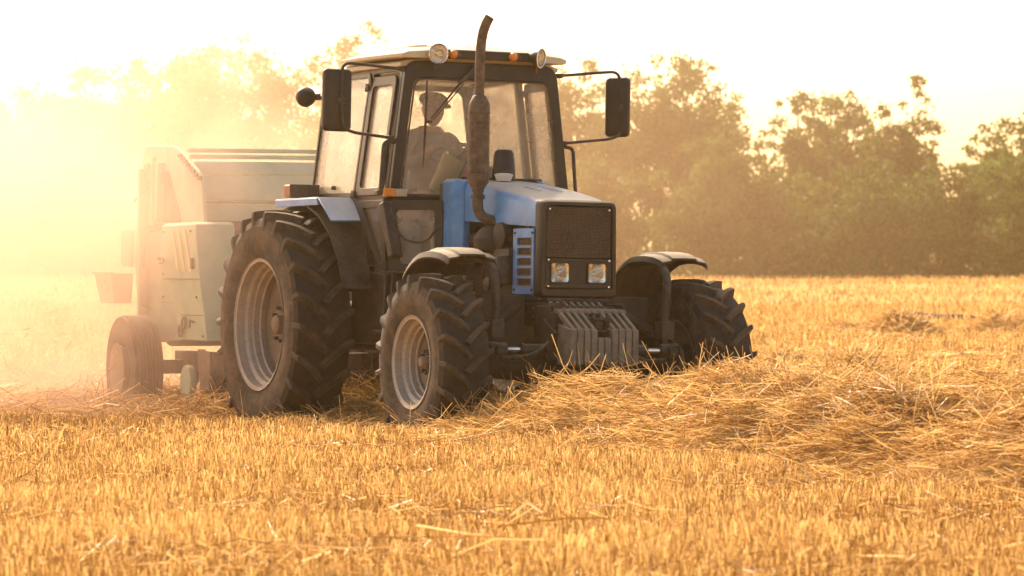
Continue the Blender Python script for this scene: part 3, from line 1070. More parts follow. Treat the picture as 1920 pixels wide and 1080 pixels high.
# ------------------------------------------------------------------ front weights
wp = -0.2795
for i in range(10):
    g = G()
    yc = wp + 0.027 + i * 0.0545
    mid = i in (4, 5)
    ht = 0.80 if mid else 0.862
    g.loft([[Vector((x, yc + d, z)) for x, z in ((3.16, 0.60), (3.372, 0.598), (3.384, 0.612), (3.384, ht - 0.02), (3.372, ht - 0.002), (3.34, ht), (3.16, ht + (0 if mid else 0.03)))] for d in (-0.0243, 0.0243)])
    if mid:
        g.box((3.13, yc, 0.88), (0.05, 0.03, 0.24))
    if not mid:
        # slanting carrying bar and the raised hook behind it
        g.loft([[Vector((x, yc + d, z)) for x, z in ((3.375, 0.855), (3.36, 0.872), (3.15, 0.985), (3.12, 0.96), (3.30, 0.85))] for d in (-0.014, 0.014)])
    g.loft([[Vector((x, yc + d, z)) for x, z in ((3.175, 0.965), (3.17, 0.99), (3.12, 1.005), (3.085, 0.985), (3.10, 0.95))] for d in (-0.0255, 0.0255)])
    if i < 8:
        g.loft([[Vector((x, yc + d, z)) for x, z in ((3.12, 0.965), (3.11, 1.0), (2.99, 1.052), (2.98, 1.02))] for d in (-0.013, 0.013)])
    g.build('front_weight', M['weight'], tractor, 0.007)
g = G()
g.box((3.10, 0, 0.80), (0.10, 0.60, 0.34))
g.box((3.05, -0.30, 0.78), (0.22, 0.03, 0.22), Matrix.Rotation(0.5, 3, 'Y'))
g.box((3.22, 0.0, 0.93), (0.20, 0.14, 0.02))
g.box((3.24, 0.0, 0.845), (0.18, 0.13, 0.02))
g.lathe([(0.05, 0.855), (0.05, 0.92)], c=(3.25, -0.01, 0), axis='z', seg=18)
g.lathe([(0.018, 0.84), (0.018, 0.955), (0.01, 0.96)], c=(3.29, 0.06, 0), axis='z', seg=12)
g.build('weight_bracket', M['iron'], tractor, 0.005)

# ------------------------------------------------------------------ front fenders
for s in (-1, 1):
    g = G()
    prof = [(1.985, 0.90), (2.005, 0.98), (2.055, 1.075), (2.14, 1.165), (2.20, 1.235), (2.28, 1.300), (2.37, 1.350), (2.47, 1.385), (2.57, 1.398), (2.70, 1.400), (2.82, 1.390), (2.91, 1.370), (2.95, 1.352)]
    yc, hw = 0.85, 0.215
    top, bot = [], []
    loops = []
    for i, (x, z) in enumerate(prof):
        end = 1 - 0.10 * max(0, (i - 9) / 3)
        lp = []
        for q in (-1, -0.93, -0.55, -0.5, 0, 0.5, 0.55, 0.93, 1):
            dz = 0.022 * (1 - abs(q) ** 3) + (0.016 if abs(q) <= 0.5 else 0) - (0.035 if abs(q) == 1 else 0)
            lp.append(Vector((x, s * (yc + q * hw * end), z + dz - 0.012)))
        for q in (1, 0.93, 0.55, 0.5, 0, -0.5, -0.55, -0.93, -1):
            dz = 0.022 * (1 - abs(q) ** 3) + (0.016 if abs(q) <= 0.5 else 0) - (0.035 if abs(q) == 1 else 0)
            lp.append(Vector((x, s * (yc + q * hw * end * 0.97), z + dz - 0.024)))
        loops.append(lp)
    g.loft(loops)
    fd = g.build('fender', M['fender'], tractor, 0)
    g = G()
    g.tube(smoothpath([(2.40, s * 0.70, 1.335), (2.80, s * 0.70, 1.35), (2.99, s * 0.69, 1.27), (3.00, s * 0.68, 1.05), (2.98, s * 0.68, 0.80)], 8), 0.030, 12)
    g.box((2.98, s * 0.68, 0.85), (0.12, 0.10, 0.13))
    g.box((2.60, s * 0.80, 1.362), (0.05, 0.30, 0.015))
    g.build('fender_arm', M['black'], fd, 0.003)

# ------------------------------------------------------------------ cab
ZB, ZT = 1.81, 2.80
def sy(z):
    return 0.745 - 0.13 * (z - ZB) / (ZT - ZB)
def P(s, x, z, off=0.0):
    return Vector((x, s * (sy(z) + off), z))

# windscreen frame
wo_ = roundpoly([(1.205, -0.755, 1.79), (1.205, 0.755, 1.79), (1.195, 0.625, 2.845), (1.195, -0.625, 2.845)], 0.11, 6)
wi_ = roundpoly([(1.205, -0.672, 1.825), (1.205, 0.672, 1.825), (1.195, 0.560, 2.715), (1.195, -0.560, 2.715)], 0.07, 6)
g = G()
g.ring(wo_, wi_, (0.045, 0, 0))
cabf = g.build('cab_frame', M['frame'], tractor, 0.008)
g = G()
wgo = roundpoly([(1.212, -0.676, 1.82), (1.212, 0.676, 1.82), (1.202, 0.564, 2.72), (1.202, -0.564, 2.72)], 0.07, 6)
g.loft([wgo, [p + Vector((0.006, 0, 0)) for p in wgo]])
g.build('windscreen', M['windscreen'], tractor)
g = G()
wi2 = roundpoly([(1.25, -0.660, 1.838), (1.25, 0.660, 1.838), (1.24, 0.548, 2.703), (1.24, -0.548, 2.703)], 0.07, 6)
g.ring([p + Vector((0.0455, 0, 0)) for p in wi_], wi2, (0.006, 0, 0))
g.build('windscreen_seal', M['hose'], tractor)
# pillars and rails
g = G()
for s in (-1, 1):
    g.bar(P(s, 1.17, 1.80, -0.02), P(s, 1.16, 2.82, -0.02), 0.07, 0.06)
    g.bar(P(s, 0.60, 1.81, -0.02), P(s, 0.61, 2.80, -0.02), 0.055, 0.05)
    g.bar(P(s, -0.30, 1.81, -0.02), P(s, -0.33, 2.78, -0.02), 0.05, 0.05)
    g.bar(P(s, -0.32, 1.80, -0.02), P(s, 1.16, 1.80, -0.02), 0.06, 0.07)
    g.bar(P(s, -0.33, 2.79, -0.02), P(s, 1.18, 2.80, -0.02), 0.06, 0.07)
g.bar((-0.30, -0.72, 1.81), (-0.30, 0.72, 1.81), 0.06, 0.07)
g.bar((-0.33, -0.60, 2.78), (-0.33, 0.60, 2.78), 0.06, 0.08)
g.build('cab_pillar', M['frame'], cabf, 0.006)
# floor and lower body of the cab
g = G()
g.box((0.62, 0, 1.27), (1.45, 1.30, 0.05))
g.box((-0.27, 0, 1.54), (0.06, 1.40, 0.52))
g.box((1.36, 0, 1.62), (0.06, 0.76, 0.60))
for s in (-1, 1):
    g.box((0.12, s * 0.60, 1.53), (0.80, 0.06, 0.48))
    g.box((0.15, s * 0.60, 1.77), (0.86, 0.24, 0.04))
g.build('cab_floor', M['liner'], cabf, 0.006)
# roof
g = G()
def roofsec(x, hw, z0, z1):
    return [Vector((x, y, z)) for y, z in ((-hw, z0), (-hw - 0.005, z0 + 0.03), (-hw + 0.05, z1 - 0.02), (-hw * 0.6, z1), (0, z1 + 0.012), (hw * 0.6, z1), (hw - 0.05, z1 - 0.02), (hw + 0.005, z0 + 0.03), (hw, z0))]
g.loft([roofsec(-0.38, 0.60, 2.74, 2.80), roofsec(-0.34, 0.65, 2.745, 2.84), roofsec(0.1, 0.66, 2.80, 2.875), roofsec(1.20, 0.655, 2.80, 2.87)])
rf = g.build('roof', M['cream'], tractor, 0.006)
g = G()
g.loft([roofsec(0.02, 0.60, 2.865, 2.90), roofsec(0.12, 0.685, 2.865, 2.915), roofsec(0.6, 0.70, 2.868, 2.945), roofsec(1.22, 0.70, 2.862, 2.955), roofsec(1.30, 0.68, 2.862, 2.925)])
g.loft([roofsec(0.30, 0.40, 2.945, 2.96), roofsec(0.42, 0.45, 2.945, 2.975), roofsec(1.0, 0.45, 2.95, 2.985), roofsec(1.10, 0.40, 2.95, 2.965)])
g.build('roof_cap', M['cream'], rf, 0.006)
g = G()
g.loft([[Vector((1.295, y, z)) for y, z in ((-0.40, 2.862), (0.40, 2.862), (0.36, 2.938), (-0.36, 2.938))], [Vector((1.322, y, z)) for y, z in ((-0.39, 2.867), (0.39, 2.867), (0.35, 2.93), (-0.35, 2.93))]])
g.build('visor', M['frame'], rf, 0.006)
g = G()
g.box((0.42, 0, 2.785), (1.50, 1.18, 0.03))
g.build('headlining', M['liner'], rf)
# side glazing
for s in (-1, 1):
    # rear quarter window
    q = [P(s, -0.265, 1.85), P(s, 0.565, 1.85), P(s, 0.575, 2.75), P(s, -0.29, 2.74)]
    qi = roundpoly(q, 0.05)
    g = G()
    off = Vector((0, s * 0.006, 0))
    g.loft([qi, [p + off for p in qi]])
    qw = g.build('side_window', M['sideglass'], tractor)
    g = G()
    g.ring(roundpoly([P(s, -0.285, 1.825, .004), P(s, 0.585, 1.825, .004), P(s, 0.595, 2.775, .004), P(s, -0.312, 2.765, .004)], 0.05), [p + Vector((0, s * .004, 0)) for p in roundpoly([P(s, -0.262, 1.855), P(s, 0.560, 1.855), P(s, 0.570, 2.745), P(s, -0.286, 2.735)], 0.05)], (0, s * 0.016, 0))
    g.build('window_frame', M['frame'], qw)
    g = G()
    g.lathe([(0.016, 0), (0.016, s * 0.03), (0.01, s * 0.034)], c=P(s, 0.17, 1.90, 0.006), seg=12)
    g.build('window_catch', M['black'], qw)
    # door: upper glazed part
    do = roundpoly([P(s, 0.635, 1.83, .012), P(s, 1.135, 1.83, .012), P(s, 1.130, 2.735, .012), P(s, 0.640, 2.735, .012)], 0.06)
    di = roundpoly([P(s, 0.705, 1.885, .012), P(s, 1.085, 1.885, .012), P(s, 1.085, 2.665, .012), P(s, 0.705, 2.665, .012)], 0.05)
    g = G()
    g.ring(do, di, (0, s * 0.022, 0))
    # lower door leaf with its slanting rear edge
    lo = [Vector((0.62, s * 0.748, 1.79)), Vector((1.20, s * 0.748, 1.79)), Vector((1.24, s * 0.742, 1.255)), Vector((1.13, s * 0.742, 1.265)), Vector((1.06, s * 0.744, 1.31))]
    li = [Vector((0.79, s * 0.748, 1.735)), Vector((1.10, s * 0.748, 1.735)), Vector((1.17, s * 0.743, 1.315)), Vector((1.15, s * 0.743, 1.315)), Vector((1.12, s * 0.744, 1.345))]
    g.ring(roundpoly(lo, 0.03), roundpoly(li, 0.03), (0, s * 0.03, 0))
    dr = g.build('door', M['frame'], tractor, 0.004)
    g = G()
    g.loft([[p - Vector((0, s * 0.002, 0)) for p in di], [p + Vector((0, s * 0.004, 0)) for p in di]])
    g.build('door_window', M['sideglass'], dr)
    g = G()
    lg = roundpoly(li, 0.03)
    g.loft([lg, [p + Vector((0, s * 0.006, 0)) for p in lg]])
    g.build('lower_window', M['windscreen'], dr)
    for z in (1.84, 2.66):
        g = G()
        g.box(P(s, 0.62, z, 0.03), (0.05, 0.04, 0.05))
        g.tube([P(s, 0.60, z - 0.03, 0.04), P(s, 0.60, z + 0.03, 0.04)], 0.014, 8)
        g.build('hinge', M['iron'], dr, 0.004)
    g = G()
    g.box(P(s, 0.66, 2.70, 0.03), (0.04, 0.03, 0.07))
    g.build('door_stop', M['iron'], dr, 0.004)
    # toe panel between pillar foot and cowl
    g = G()
    a = [Vector((1.20, s * 0.75, 1.79)), Vector((1.45, s * 0.40, 1.79)), Vector((1.45, s * 0.40, 1.27)), Vector((1.24, s * 0.74, 1.255))]
    b = [a[0].lerp(a[1], .16) - Vector((0, 0, .07)), a[0].lerp(a[1], .86) - Vector((0, 0, .07)), a[3].lerp(a[2], .86) + Vector((0, 0, .05)), a[3].lerp(a[2], .22) + Vector((0, 0, .05))]
    g.ring(roundpoly(a, 0.015), roundpoly(b, 0.04), (0.022, s * 0.018, 0))
    tp = g.build('toe_panel', M['frame'], tractor, 0.003)
    g = G()
    bl = roundpoly(b, 0.04)
    g.loft([[p + Vector((.006, s * .005, 0)) for p in bl], [p + Vector((.011, s * .009, 0)) for p in bl]])
    g.build('toe_window', M['windscreen'], tp)
    g = G()
    g.bar((1.215, s * 0.765, 1.77), (1.36, s * 0.745, 1.36), 0.10, 0.07)
    g.build('door_post', M['black'], tractor, 0.012)
    # grab handle by the pillar
    g = G()
    if s < 0:
        g.tube(smoothpath([(1.22, s * 0.70, 2.235), (1.225, s * 0.79, 2.225), (1.23, s * 0.815, 1.84)], 8), 0.022, 10)
        g.tube(smoothpath([(1.24, s * 0.79, 1.80), (1.24, s * 0.80, 1.62), (1.26, s * 0.75, 1.56)], 8), 0.014, 8)
    else:
        g.tube(smoothpath([(1.22, s * 0.70, 2.235), (1.225, s * 0.785, 2.225), (1.23, s * 0.815, 1.84), (1.22, s * 0.76, 1.78)], 8), 0.014, 10)
    g.build('grab_handle', M['black'], tractor)
    g = G()
    g.tube(smoothpath([(1.27, s * 0.755, 1.74), (1.33, s * 0.70, 1.50), (1.44, s * 0.55, 1.46), (1.46, s * 0.42, 1.62)], 10), 0.009, 8)
    g.build('cable', M['hose'], tractor)
    # turn signal
    g = G()
    g.box((1.262, s * 0.765, 1.845), (0.05, 0.09, 0.062))
    ts = g.build('turn_signal', M['amber'], tractor, 0.008)
    g = G()
    g.box((1.262, s * 0.670, 1.845), (0.048, 0.096, 0.058))
    g.build('clear_lens', M['signalwhite'], ts, 0.008)
    g = G()
    g.box((1.20, s * 0.82, 1.845), (0.06, 0.05, 0.03))
    g.box((1.225, s * 0.72, 1.845), (0.03, 0.16, 0.05))
    g.build('signal_bracket', M['black'], ts, 0.004)
    # rear fender: flat top, sloping front, inner wall
    g = G()
    g.plate([(-0.40, s * 0.73, 1.808), (-0.40, s * 1.005, 1.808), (0.45, s * 1.005, 1.812), (0.53, s * 0.73, 1.812)], 0.012)
    g.plate([(0.453, s * 1.005, 1.811), (0.533, s * 0.73, 1.811), (0.765, s * 0.73, 1.635), (0.725, s * 1.005, 1.632)], 0.012)
    g.plate([(-0.40, s * 1.008, 1.806), (0.45, s * 1.008, 1.810), (0.47, s * 1.008, 1.755), (-0.38, s * 1.008, 1.75)], 0.010)
    rfd = g.build('rear_fender', M['blue'], tractor, 0.004)
    g = G()
    arc = [(0.0 + 0.98 * math.cos(R_(a)), 0.80 + 0.98 * math.sin(R_(a))) for a in range(20, 171, 15)]
    g.loft([[Vector((x, s * 0.74, z)), Vector((x, s * 0.985, z)), Vector((x, s * 0.985, z - 0.015)), Vector((x, s * 0.74, z - 0.015))] for x, z in arc])
    g.plate([(-0.75, s * 0.735, 1.10), (0.85, s * 0.735, 1.10), (0.76, s * 0.735, 1.62), (0.52, s * 0.735, 1.79), (-0.40, s * 0.735, 1.79), (-0.80, s * 0.735, 1.40)], 0.012)
    g.build('inner_fender', M['black'], rfd)
    g = G()
    g.box((-0.20, s * 0.875, 1.875), (0.13, 0.24, 0.10))
    tl = g.build('tail_lamp', M['red'], tractor, 0.01)
    g = G()
    g.box((-0.128, s * 0.875, 1.875), (0.012, 0.25, 0.108))
    g.build('lamp_back', M['black'], tl, 0.004)
    # wide mirrors on tube outriggers
    if s < 0:
        c = Vector((1.21, -1.175, 2.525))
        yaw, hw_, hh_ = R_(0), 0.114, 0.235
        arm = [(1.21, -0.66, 2.775), (1.22, -1.02, 2.80), (1.225, -1.15, 2.80), (1.232, -1.162, 2.52), (1.225, -1.14, 2.315), (1.22, -1.05, 2.285), (1.22, -0.74, 2.255)]
    else:
        c = Vector((1.21, 1.17, 2.555))
        yaw, hw_, hh_ = R_(-42), 0.098, 0.232
        arm = [(1.21, 0.66, 2.775), (1.22, 1.02, 2.815), (1.225, 1.16, 2.825), (1.232, 1.20, 2.55), (1.225, 1.19, 2.345), (1.22, 1.10, 2.305), (1.22, 0.70, 2.26)]
    rot = Matrix.Rotation(yaw, 3, 'Z')
    base = roundpoly([(0, -hw_, -hh_), (0, hw_, -hh_), (0, hw_, hh_), (0, -hw_, hh_)], 0.045)
    g = G()
    loops = []
    for dx, k in ((-0.030, 0.98), (-0.012, 1.0), (0.006, 0.985), (0.020, 0.90), (0.028, 0.6)):
        loops.append([c + rot @ Vector((dx, p.y * k, p.z * (1 - (1 - k) * 0.5))) for p in base])
    g.loft(loops)
    mi = g.build('mirror', M['frame'], tractor)
    g = G()
    g.loft([[c + rot @ Vector((-0.032, p.y * 0.93, p.z * 0.96)) for p in base], [c + rot @ Vector((-0.0305, p.y * 0.93, p.z * 0.96)) for p in base]])
    g.build('mirror_glass', M['chrome'], mi)
    g = G()
    g.tube(smoothpath([Vector(p) + Vector((0.02, 0, 0)) for p in arm], 7), 0.0125, 10)
    for p in (arm[0], arm[-1]):
        g.box(p, (0.05, 0.05, 0.035))
    q = Vector(arm[3])
    g.box(q + Vector((0.008, 0, 0)), (0.05, 0.075, 0.045))
    for dd in (-0.022, 0.022):
        g.lathe([(0.010, 0), (0.010, 0.015), (0.004, 0.018)], c=q + Vector((0.032, dd, 0)), axis='x', seg=8)
    g.build('mirror_arm', M['black'], mi, 0.003)
    # round lamps facing rear, amber side lights, front work lamps
    g = G()
    cc = Vector((-0.32, s * 0.79, 2.625))
    lp = [(0.012, 0.06), (0.045, 0.045), (0.075, 0.01), (0.082, -0.03), (0.078, -0.04), (0.02, -0.042)]
    g.lathe(lp, c=cc, axis='x', seg=24)
    wl = g.build('rear_lamp', M['frame'], tractor)
    g = G()
    g.tube([cc + Vector((0.02, 0, 0)), (-0.31, s * 0.66, 2.62)], 0.016, 8)
    g.box(cc + Vector((0.02, -s * 0.085, 0)), (0.04, 0.03, 0.05))
    g.build('lamp_bracket', M['black'], wl)

for s, yaw in ((-1, R_(-8)), (1, R_(38))):
    c = Vector((1.345, s * 0.42, 2.897))
    rot = Matrix.Rotation(yaw, 3, 'Z') @ Matrix.Rotation(R_(6), 3, 'Y')
    def lath(prof, gg, seg=32, caps=True):
        gg.loft([[c + rot @ Vector((h, r * math.cos(2 * math.pi * k / seg), r * math.sin(2 * math.pi * k / seg))) for k in range(seg)] for r, h in prof], caps)
    g = G()
    lath([(0.015, -0.06), (0.045, -0.05), (0.066, -0.015), (0.073, 0.018), (0.075, 0.024), (0.066, 0.026), (0.066, 0.018)], g, caps=False)
    wl = g.build('work_lamp', M['black'] if s > 0 else M['frame'], tractor)
    g = G()
    lath([(0.066, 0.018), (0.055, 0.0), (0.035, -0.022), (0.010, -0.032)], g, caps=False)
    lath([(0.012, -0.03), (0.012, 0.0), (0.006, 0.003)], g, 12)
    lath([(0.075, 0.024), (0.078, 0.026), (0.072, 0.031), (0.066, 0.026)], g, caps=False)
    g.build('reflector', M['silver'], wl)
    g = G()
    lath([(0.067, 0.0225), (0.05, 0.030), (0.025, 0.034), (0.004, 0.035)], g)
    g.build('lens', M['lens'], wl)
    g = G()
    g.tube([c + Vector((-0.02, 0, -0.05)), c + Vector((-0.05, 0, -0.11))], 0.014, 8)
    g.build('lamp_bracket', M['black'], wl)
for s, y in ((-1, -0.285), (1, 0.215)):
    g = G()
    g.lathe([(0.034, 1.315), (0.034, 1.33), (0.030, 1.352), (0.018, 1.366), (0.004, 1.37)], c=(0, y, 2.897), axis='x', seg=22)
    mk = g.build('marker_lamp', M['amber'], tractor)
    g = G()
    q = s
    g.loft([[Vector((1.32, y + a, 2.897 + b)) for a, b in ((-0.035, -0.035), (0.035, -0.035), (0.08, 0), (0.035, 0.035), (-0.035, 0.035))], [Vector((1.332, y + a * .85, 2.897 + b * .85)) for a, b in ((-0.035, -0.035), (0.035, -0.035), (0.08, 0), (0.035, 0.035), (-0.035, 0.035))]])
    g.build('lamp_base', M['black'], mk)
# rear window
g = G()
rw = roundpoly([(-0.305, -0.66, 1.86), (-0.305, 0.66, 1.86), (-0.330, 0.565, 2.72), (-0.330, -0.565, 2.72)], 0.06)
g.loft([rw, [p - Vector((0.006, 0, 0)) for p in rw]])
rwo = g.build('rear_window', M['sideglass'], tractor)
g = G()
g.ring(roundpoly([(-0.300, -0.70, 1.83), (-0.300, 0.70, 1.83), (-0.325, 0.60, 2.75), (-0.325, -0.60, 2.75)], 0.07), roundpoly([(-0.300, -0.65, 1.87), (-0.300, 0.65, 1.87), (-0.325, 0.555, 2.71), (-0.325, -0.555, 2.71)], 0.06), (-0.02, 0, 0))
g.build('window_frame', M['frame'], rwo)
# wiper
g = G()
g.box((1.262, -0.07, 2.80), (0.035, 0.045, 0.05))
g.bar((1.27, -0.07, 2.81), (1.262, -0.20, 2.68), 0.022, 0.030)
g.tube([(1.268, -0.20, 2.68), (1.262, -0.43, 2.405)], [0.009, 0.006], 8)
g.tube([(1.268, -0.165, 2.68), (1.262, -0.41, 2.40)], 0.005, 8)
g.box((1.262, -0.445, 2.385), (0.012, 0.045, 0.02))
wi = g.build('wiper', M['black'], tractor)
g = G()
g.tube([(1.252, -0.462, 2.70), (1.256, -0.466, 2.55), (1.254, -0.472, 2.30), (1.247, -0.482, 2.04)], [0.005, 0.010, 0.010, 0.005], 8)
g.build('wiper_blade', M['hose'], wi)

# cab interior
g = G()
g.loft([roundpoly([(0.06, -0.24, z), (0.06, 0.24, z), (0.52, 0.22, z), (0.52, -0.22, z)], 0.08) for z in (1.60, 1.72)])
g.box((0.30, 0, 1.45), (0.30, 0.30, 0.30))
g.loft([[Vector((x, y * w, z)) for x, y in ((-0.02, -0.23), (-0.02, 0.23), (-0.12, 0.20), (-0.12, -0.20))] for z, w, in ((1.70, 1.0), (2.0, 1.0), (2.2, 0.9))])
g.build('seat', M['seat'], tractor, 0.03)
g = G()
g.box((1.12, -0.02, 1.62), (0.22, 0.42, 0.66))
g.box((1.06, -0.02, 1.98), (0.16, 0.36, 0.14), Matrix.Rotation(-0.35, 3, 'Y'))
g.box((1.13, 0.02, 1.835), (0.12, 1.0, 0.03))
g.tube([(1.02, -0.02, 1.7), (0.78, -0.02, 2.12)], 0.03, 10)
g.build('dashboard', M['liner'], tractor, 0.015)
swc = Vector((0.76, -0.02, 2.13))
swr = Matrix.Rotation(R_(-32), 3, 'Y')
g = G()
ringp = [swc + swr @ Vector((0.20 * math.cos(t), 0.20 * math.sin(t), 0)) for t in [2 * math.pi * k / 36 for k in range(37)]]
g.tube(ringp, 0.015, 10, caps=False)
for a in (0.5, 2.6, 4.7):
    g.tube([swc + swr @ Vector((0, 0, -0.02)), swc + swr @ Vector((0.2 * math.cos(a), 0.2 * math.sin(a), 0))], 0.011, 8)
g.lathe([(0.035, -0.03), (0.04, 0.0), (0.02, 0.012)], c=swc, axis='z', seg=16)
g.build('steering_wheel', M['hose'], tractor)

# loose things in the cab
def in_cab(g, name, mat, pos, label, cat, rot=None, bevel=0.0):
    o = g.build(name, mat, None, bevel)
    m = T_MAT @ Matrix.Translation(pos)
    if rot is not None:
        m = m @ rot.to_4x4()
    o.matrix_world = m
    return tag(o, label, cat)
g = G()
g.loft([[Vector((x, y, z)) for x, y in ((-0.02, -0.09), (-0.02, 0.09), (0.02, 0.09), (0.02, -0.09))] for z in (0, 0.15, 0.30)])
in_cab(g, 'cardboard_box', M['paper'], (1.145, -0.30, 1.852), 'pale yellow card box leaning behind the windscreen', 'box', Matrix.Rotation(R_(-24), 3, 'X'), 0.004)
g = G()
g.box((0, 0, 0.06), (0.02, 0.06, 0.12))
in_cab(g, 'booklet', M['pink'], (1.16, -0.105, 1.96), 'small pink booklet propped behind the windscreen beside the exhaust', 'booklet', Matrix.Rotation(R_(-25), 3, 'X'), 0.002)
g = G()
g.lathe([(0.085, 0), (0.095, 0.01), (0.095, 0.26), (0.085, 0.30), (0.045, 0.345), (0.042, 0.36), (0.05, 0.362), (0.05, 0.40), (0.02, 0.405)], axis='z', seg=24)
in_cab(g, 'canister', M['canister'], (1.17, -0.56, 1.297), 'grey plastic canister with screw lid behind the lower cab window', 'canister')

# ------------------------------------------------------------------ driver
def build_person():
    seatp = Vector((0.30, -0.02, 1.74))
    me = bpy.data.meshes.new('person')
    J = {'pelvis': (0, 0, 0.10, 0.150, 0.125), 'belly': (-0.02, 0, 0.27, 0.150, 0.115), 'chest': (0.0, 0, 0.45, 0.175, 0.125), 'neckb': (0.03, 0, 0.60, 0.085, 0.075), 'neck': (0.045, 0, 0.66, 0.058, 0.060)}
    for s, q in ((1, 'l'), (-1, 'r')):
        J['sh' + q] = (0.02, s * 0.19, 0.545, 0.075, 0.075)
        J['el' + q] = (0.14, s * 0.26, 0.33, 0.050, 0.050)
        J['wr' + q] = (0.36, s * 0.17, 0.44, 0.032, 0.028)
        J['pa' + q] = (0.425, s * 0.15, 0.475, 0.036, 0.020)
        J['hip' + q] = (0.07, s * 0.10, 0.09, 0.095, 0.090)
        J['kn' + q] = (0.45, s * 0.14, 0.06, 0.065, 0.065)
        J['an' + q] = (0.52, s * 0.14, -0.33, 0.045, 0.045)
        J['to' + q] = (0.66, s * 0.15, -0.40, 0.040, 0.030)
    names = list(J)
    ed = [('pelvis', 'belly'), ('belly', 'chest'), ('chest', 'neckb'), ('neckb', 'neck')]
    for q in 'lr':
        ed += [('neckb', 'sh' + q), ('sh' + q, 'el' + q), ('el' + q, 'wr' + q), ('wr' + q, 'pa' + q), ('pelvis', 'hip' + q), ('hip' + q, 'kn' + q), ('kn' + q, 'an' + q), ('an' + q, 'to' + q)]
    me.from_pydata([J[n][:3] for n in names], [(names.index(a), names.index(b)) for a, b in ed], [])
    o = bpy.data.objects.new('tmp_body', me)
    COL.objects.link(o)
    sk = o.modifiers.new('skin', 'SKIN')
    for i, n in enumerate(names):
        me.skin_vertices[0].data[i].radius = J[n][3:]
        me.skin_vertices[0].data[i].use_root = (n == 'pelvis')
    o.modifiers.new('sub', 'SUBSURF').levels = 2
    dg = bpy.context.evaluated_depsgraph_get()
    ev = bpy.data.meshes.new_from_object(o.evaluated_get(dg))
    bpy.data.objects.remove(o, do_unlink=True)
    bm = bmesh.new()
    bm.from_mesh(ev)
    # materials by region
    for f in bm.faces:
        c = f.calc_center_median()
        f.smooth = True
        if c.z < 0.16 and c.x > -0.2 and abs(c.y) < 0.3 and not (c.x < 0.02 and c.z > 0.12):
            f.material_index = 2
        elif c.z > 0.61 and abs(c.y) < 0.09:
            f.material_index = 0
        elif c.x > 0.34 and c.z > 0.3:
            f.material_index = 0
        else:
            f.material_index = 1
    # head: shaped ellipsoid with jaw, brow, nose, ears
    hc = Vector((0.085, 0.0, 0.775))
    tilt = Matrix.Rotation(R_(12), 3, 'Y') @ Matrix.Rotation(R_(18), 3, 'Z')
    bh = bmesh.ops.create_uvsphere(bm, u_segments=28, v_segments=20, radius=1.0)
    for v in bh['verts']:
        p = v.co.copy()
        x, y, z = p.x * 0.100, p.y * 0.078, p.z * 0.122
        if p.z < 0:
            y *= 1 - 0.32 * (-p.z) ** 1.4
            x = x * (1 - 0.22 * (-p.z)) + 0.016 * (-p.z)
        if p.x > 0.55:
            d = math.exp(-(p.y / 0.16) ** 2) * math.exp(-((p.z + 0.12) / 0.20) ** 2)
            x += 0.026 * d
            x -= 0.010 * math.exp(-((abs(p.y) - 0.40) / 0.14) ** 2) * math.exp(-((p.z - 0.10) / 0.12) ** 2)
            x += 0.006 * math.exp(-(p.y / 0.3) ** 2) * math.exp(-((p.z + 0.52) / 0.07) ** 2)
        v.co = hc + tilt @ Vector((x, y, z))
    for s in (-1, 1):
        eh = bmesh.ops.create_uvsphere(bm, u_segments=10, v_segments=8, radius=1.0)
        for v in eh['verts']:
            v.co = hc + tilt @ Vector((v.co.x * 0.022 - 0.005, s * 0.078 + v.co.y * 0.010, v.co.z * 0.032 - 0.005))
        yh = bmesh.ops.create_uvsphere(bm, u_segments=10, v_segments=8, radius=0.010)
        for v in yh['verts']:
            v.co = hc + tilt @ (v.co + Vector((0.081, s * 0.030, 0.012)))
            for f in v.link_faces:
                f.material_index = 3
    for f in bm.faces:
        f.smooth = True
    # fingers and thumb of each hand, curled round the rim
    for s in (-1, 1):
        base = Vector((0.425, s * 0.15, 0.475))
        for k in range(5):
            g = G()
            if k < 4:
                dy = (k - 1.5) * 0.019
                L = (0.040, 0.046, 0.043, 0.034)[k]
                a = base + Vector((0.018, dy, 0.002))
                g.tube([a, a + Vector((L * 0.9, 0, 0.010)), a + Vector((L * 1.3, 0, -0.018)), a + Vector((L * 0.9, 0, -0.042))], [0.0095, 0.009, 0.0085, 0.006], 7)
            else:
                a = base + Vector((-0.012, -s * 0.026, -0.004))
                g.tube([a, a + Vector((0.025, -s * 0.018, -0.012)), a + Vector((0.05, -s * 0.012, -0.030))], [0.012, 0.010, 0.007], 7)
            vs = [bm.verts.new(p) for p in g.v]
            for f in g.f:
                try:
                    bm.faces.new([vs[i] for i in f]).smooth = True
                except ValueError:
                    pass
    bmesh.ops.recalc_face_normals(bm, faces=bm.faces)
    out = bpy.data.meshes.new('person')
    bm.to_mesh(out)
    bm.free()
    for m in ('skin', 'jacket', 'trousers', 'eye'):
        out.materials.append(M[m])
    p = bpy.data.objects.new('person', out)
    COL.objects.link(p)
    p.matrix_world = T_MAT @ Matrix.Translation(seatp)
    tag(p, 'driver in dark cap and dark jacket seated at the wheel inside the tractor cab', 'person')
    # flat cap: crown and peak
    g = G()
    def T(v):
        return hc + tilt @ Vector(v)
    for prof in ([(0.088, 0.045), (0.104, 0.060), (0.110, 0.085), (0.100, 0.115), (0.065, 0.138), (0.01, 0.146)],):
        loops = []
        for r, h in prof:
            loops.append([T((r * 1.12 * math.cos(2 * math.pi * k / 28) - 0.004, r * 0.98 * math.sin(2 * math.pi * k / 28), h)) for k in range(28)])
        g.loft(loops)
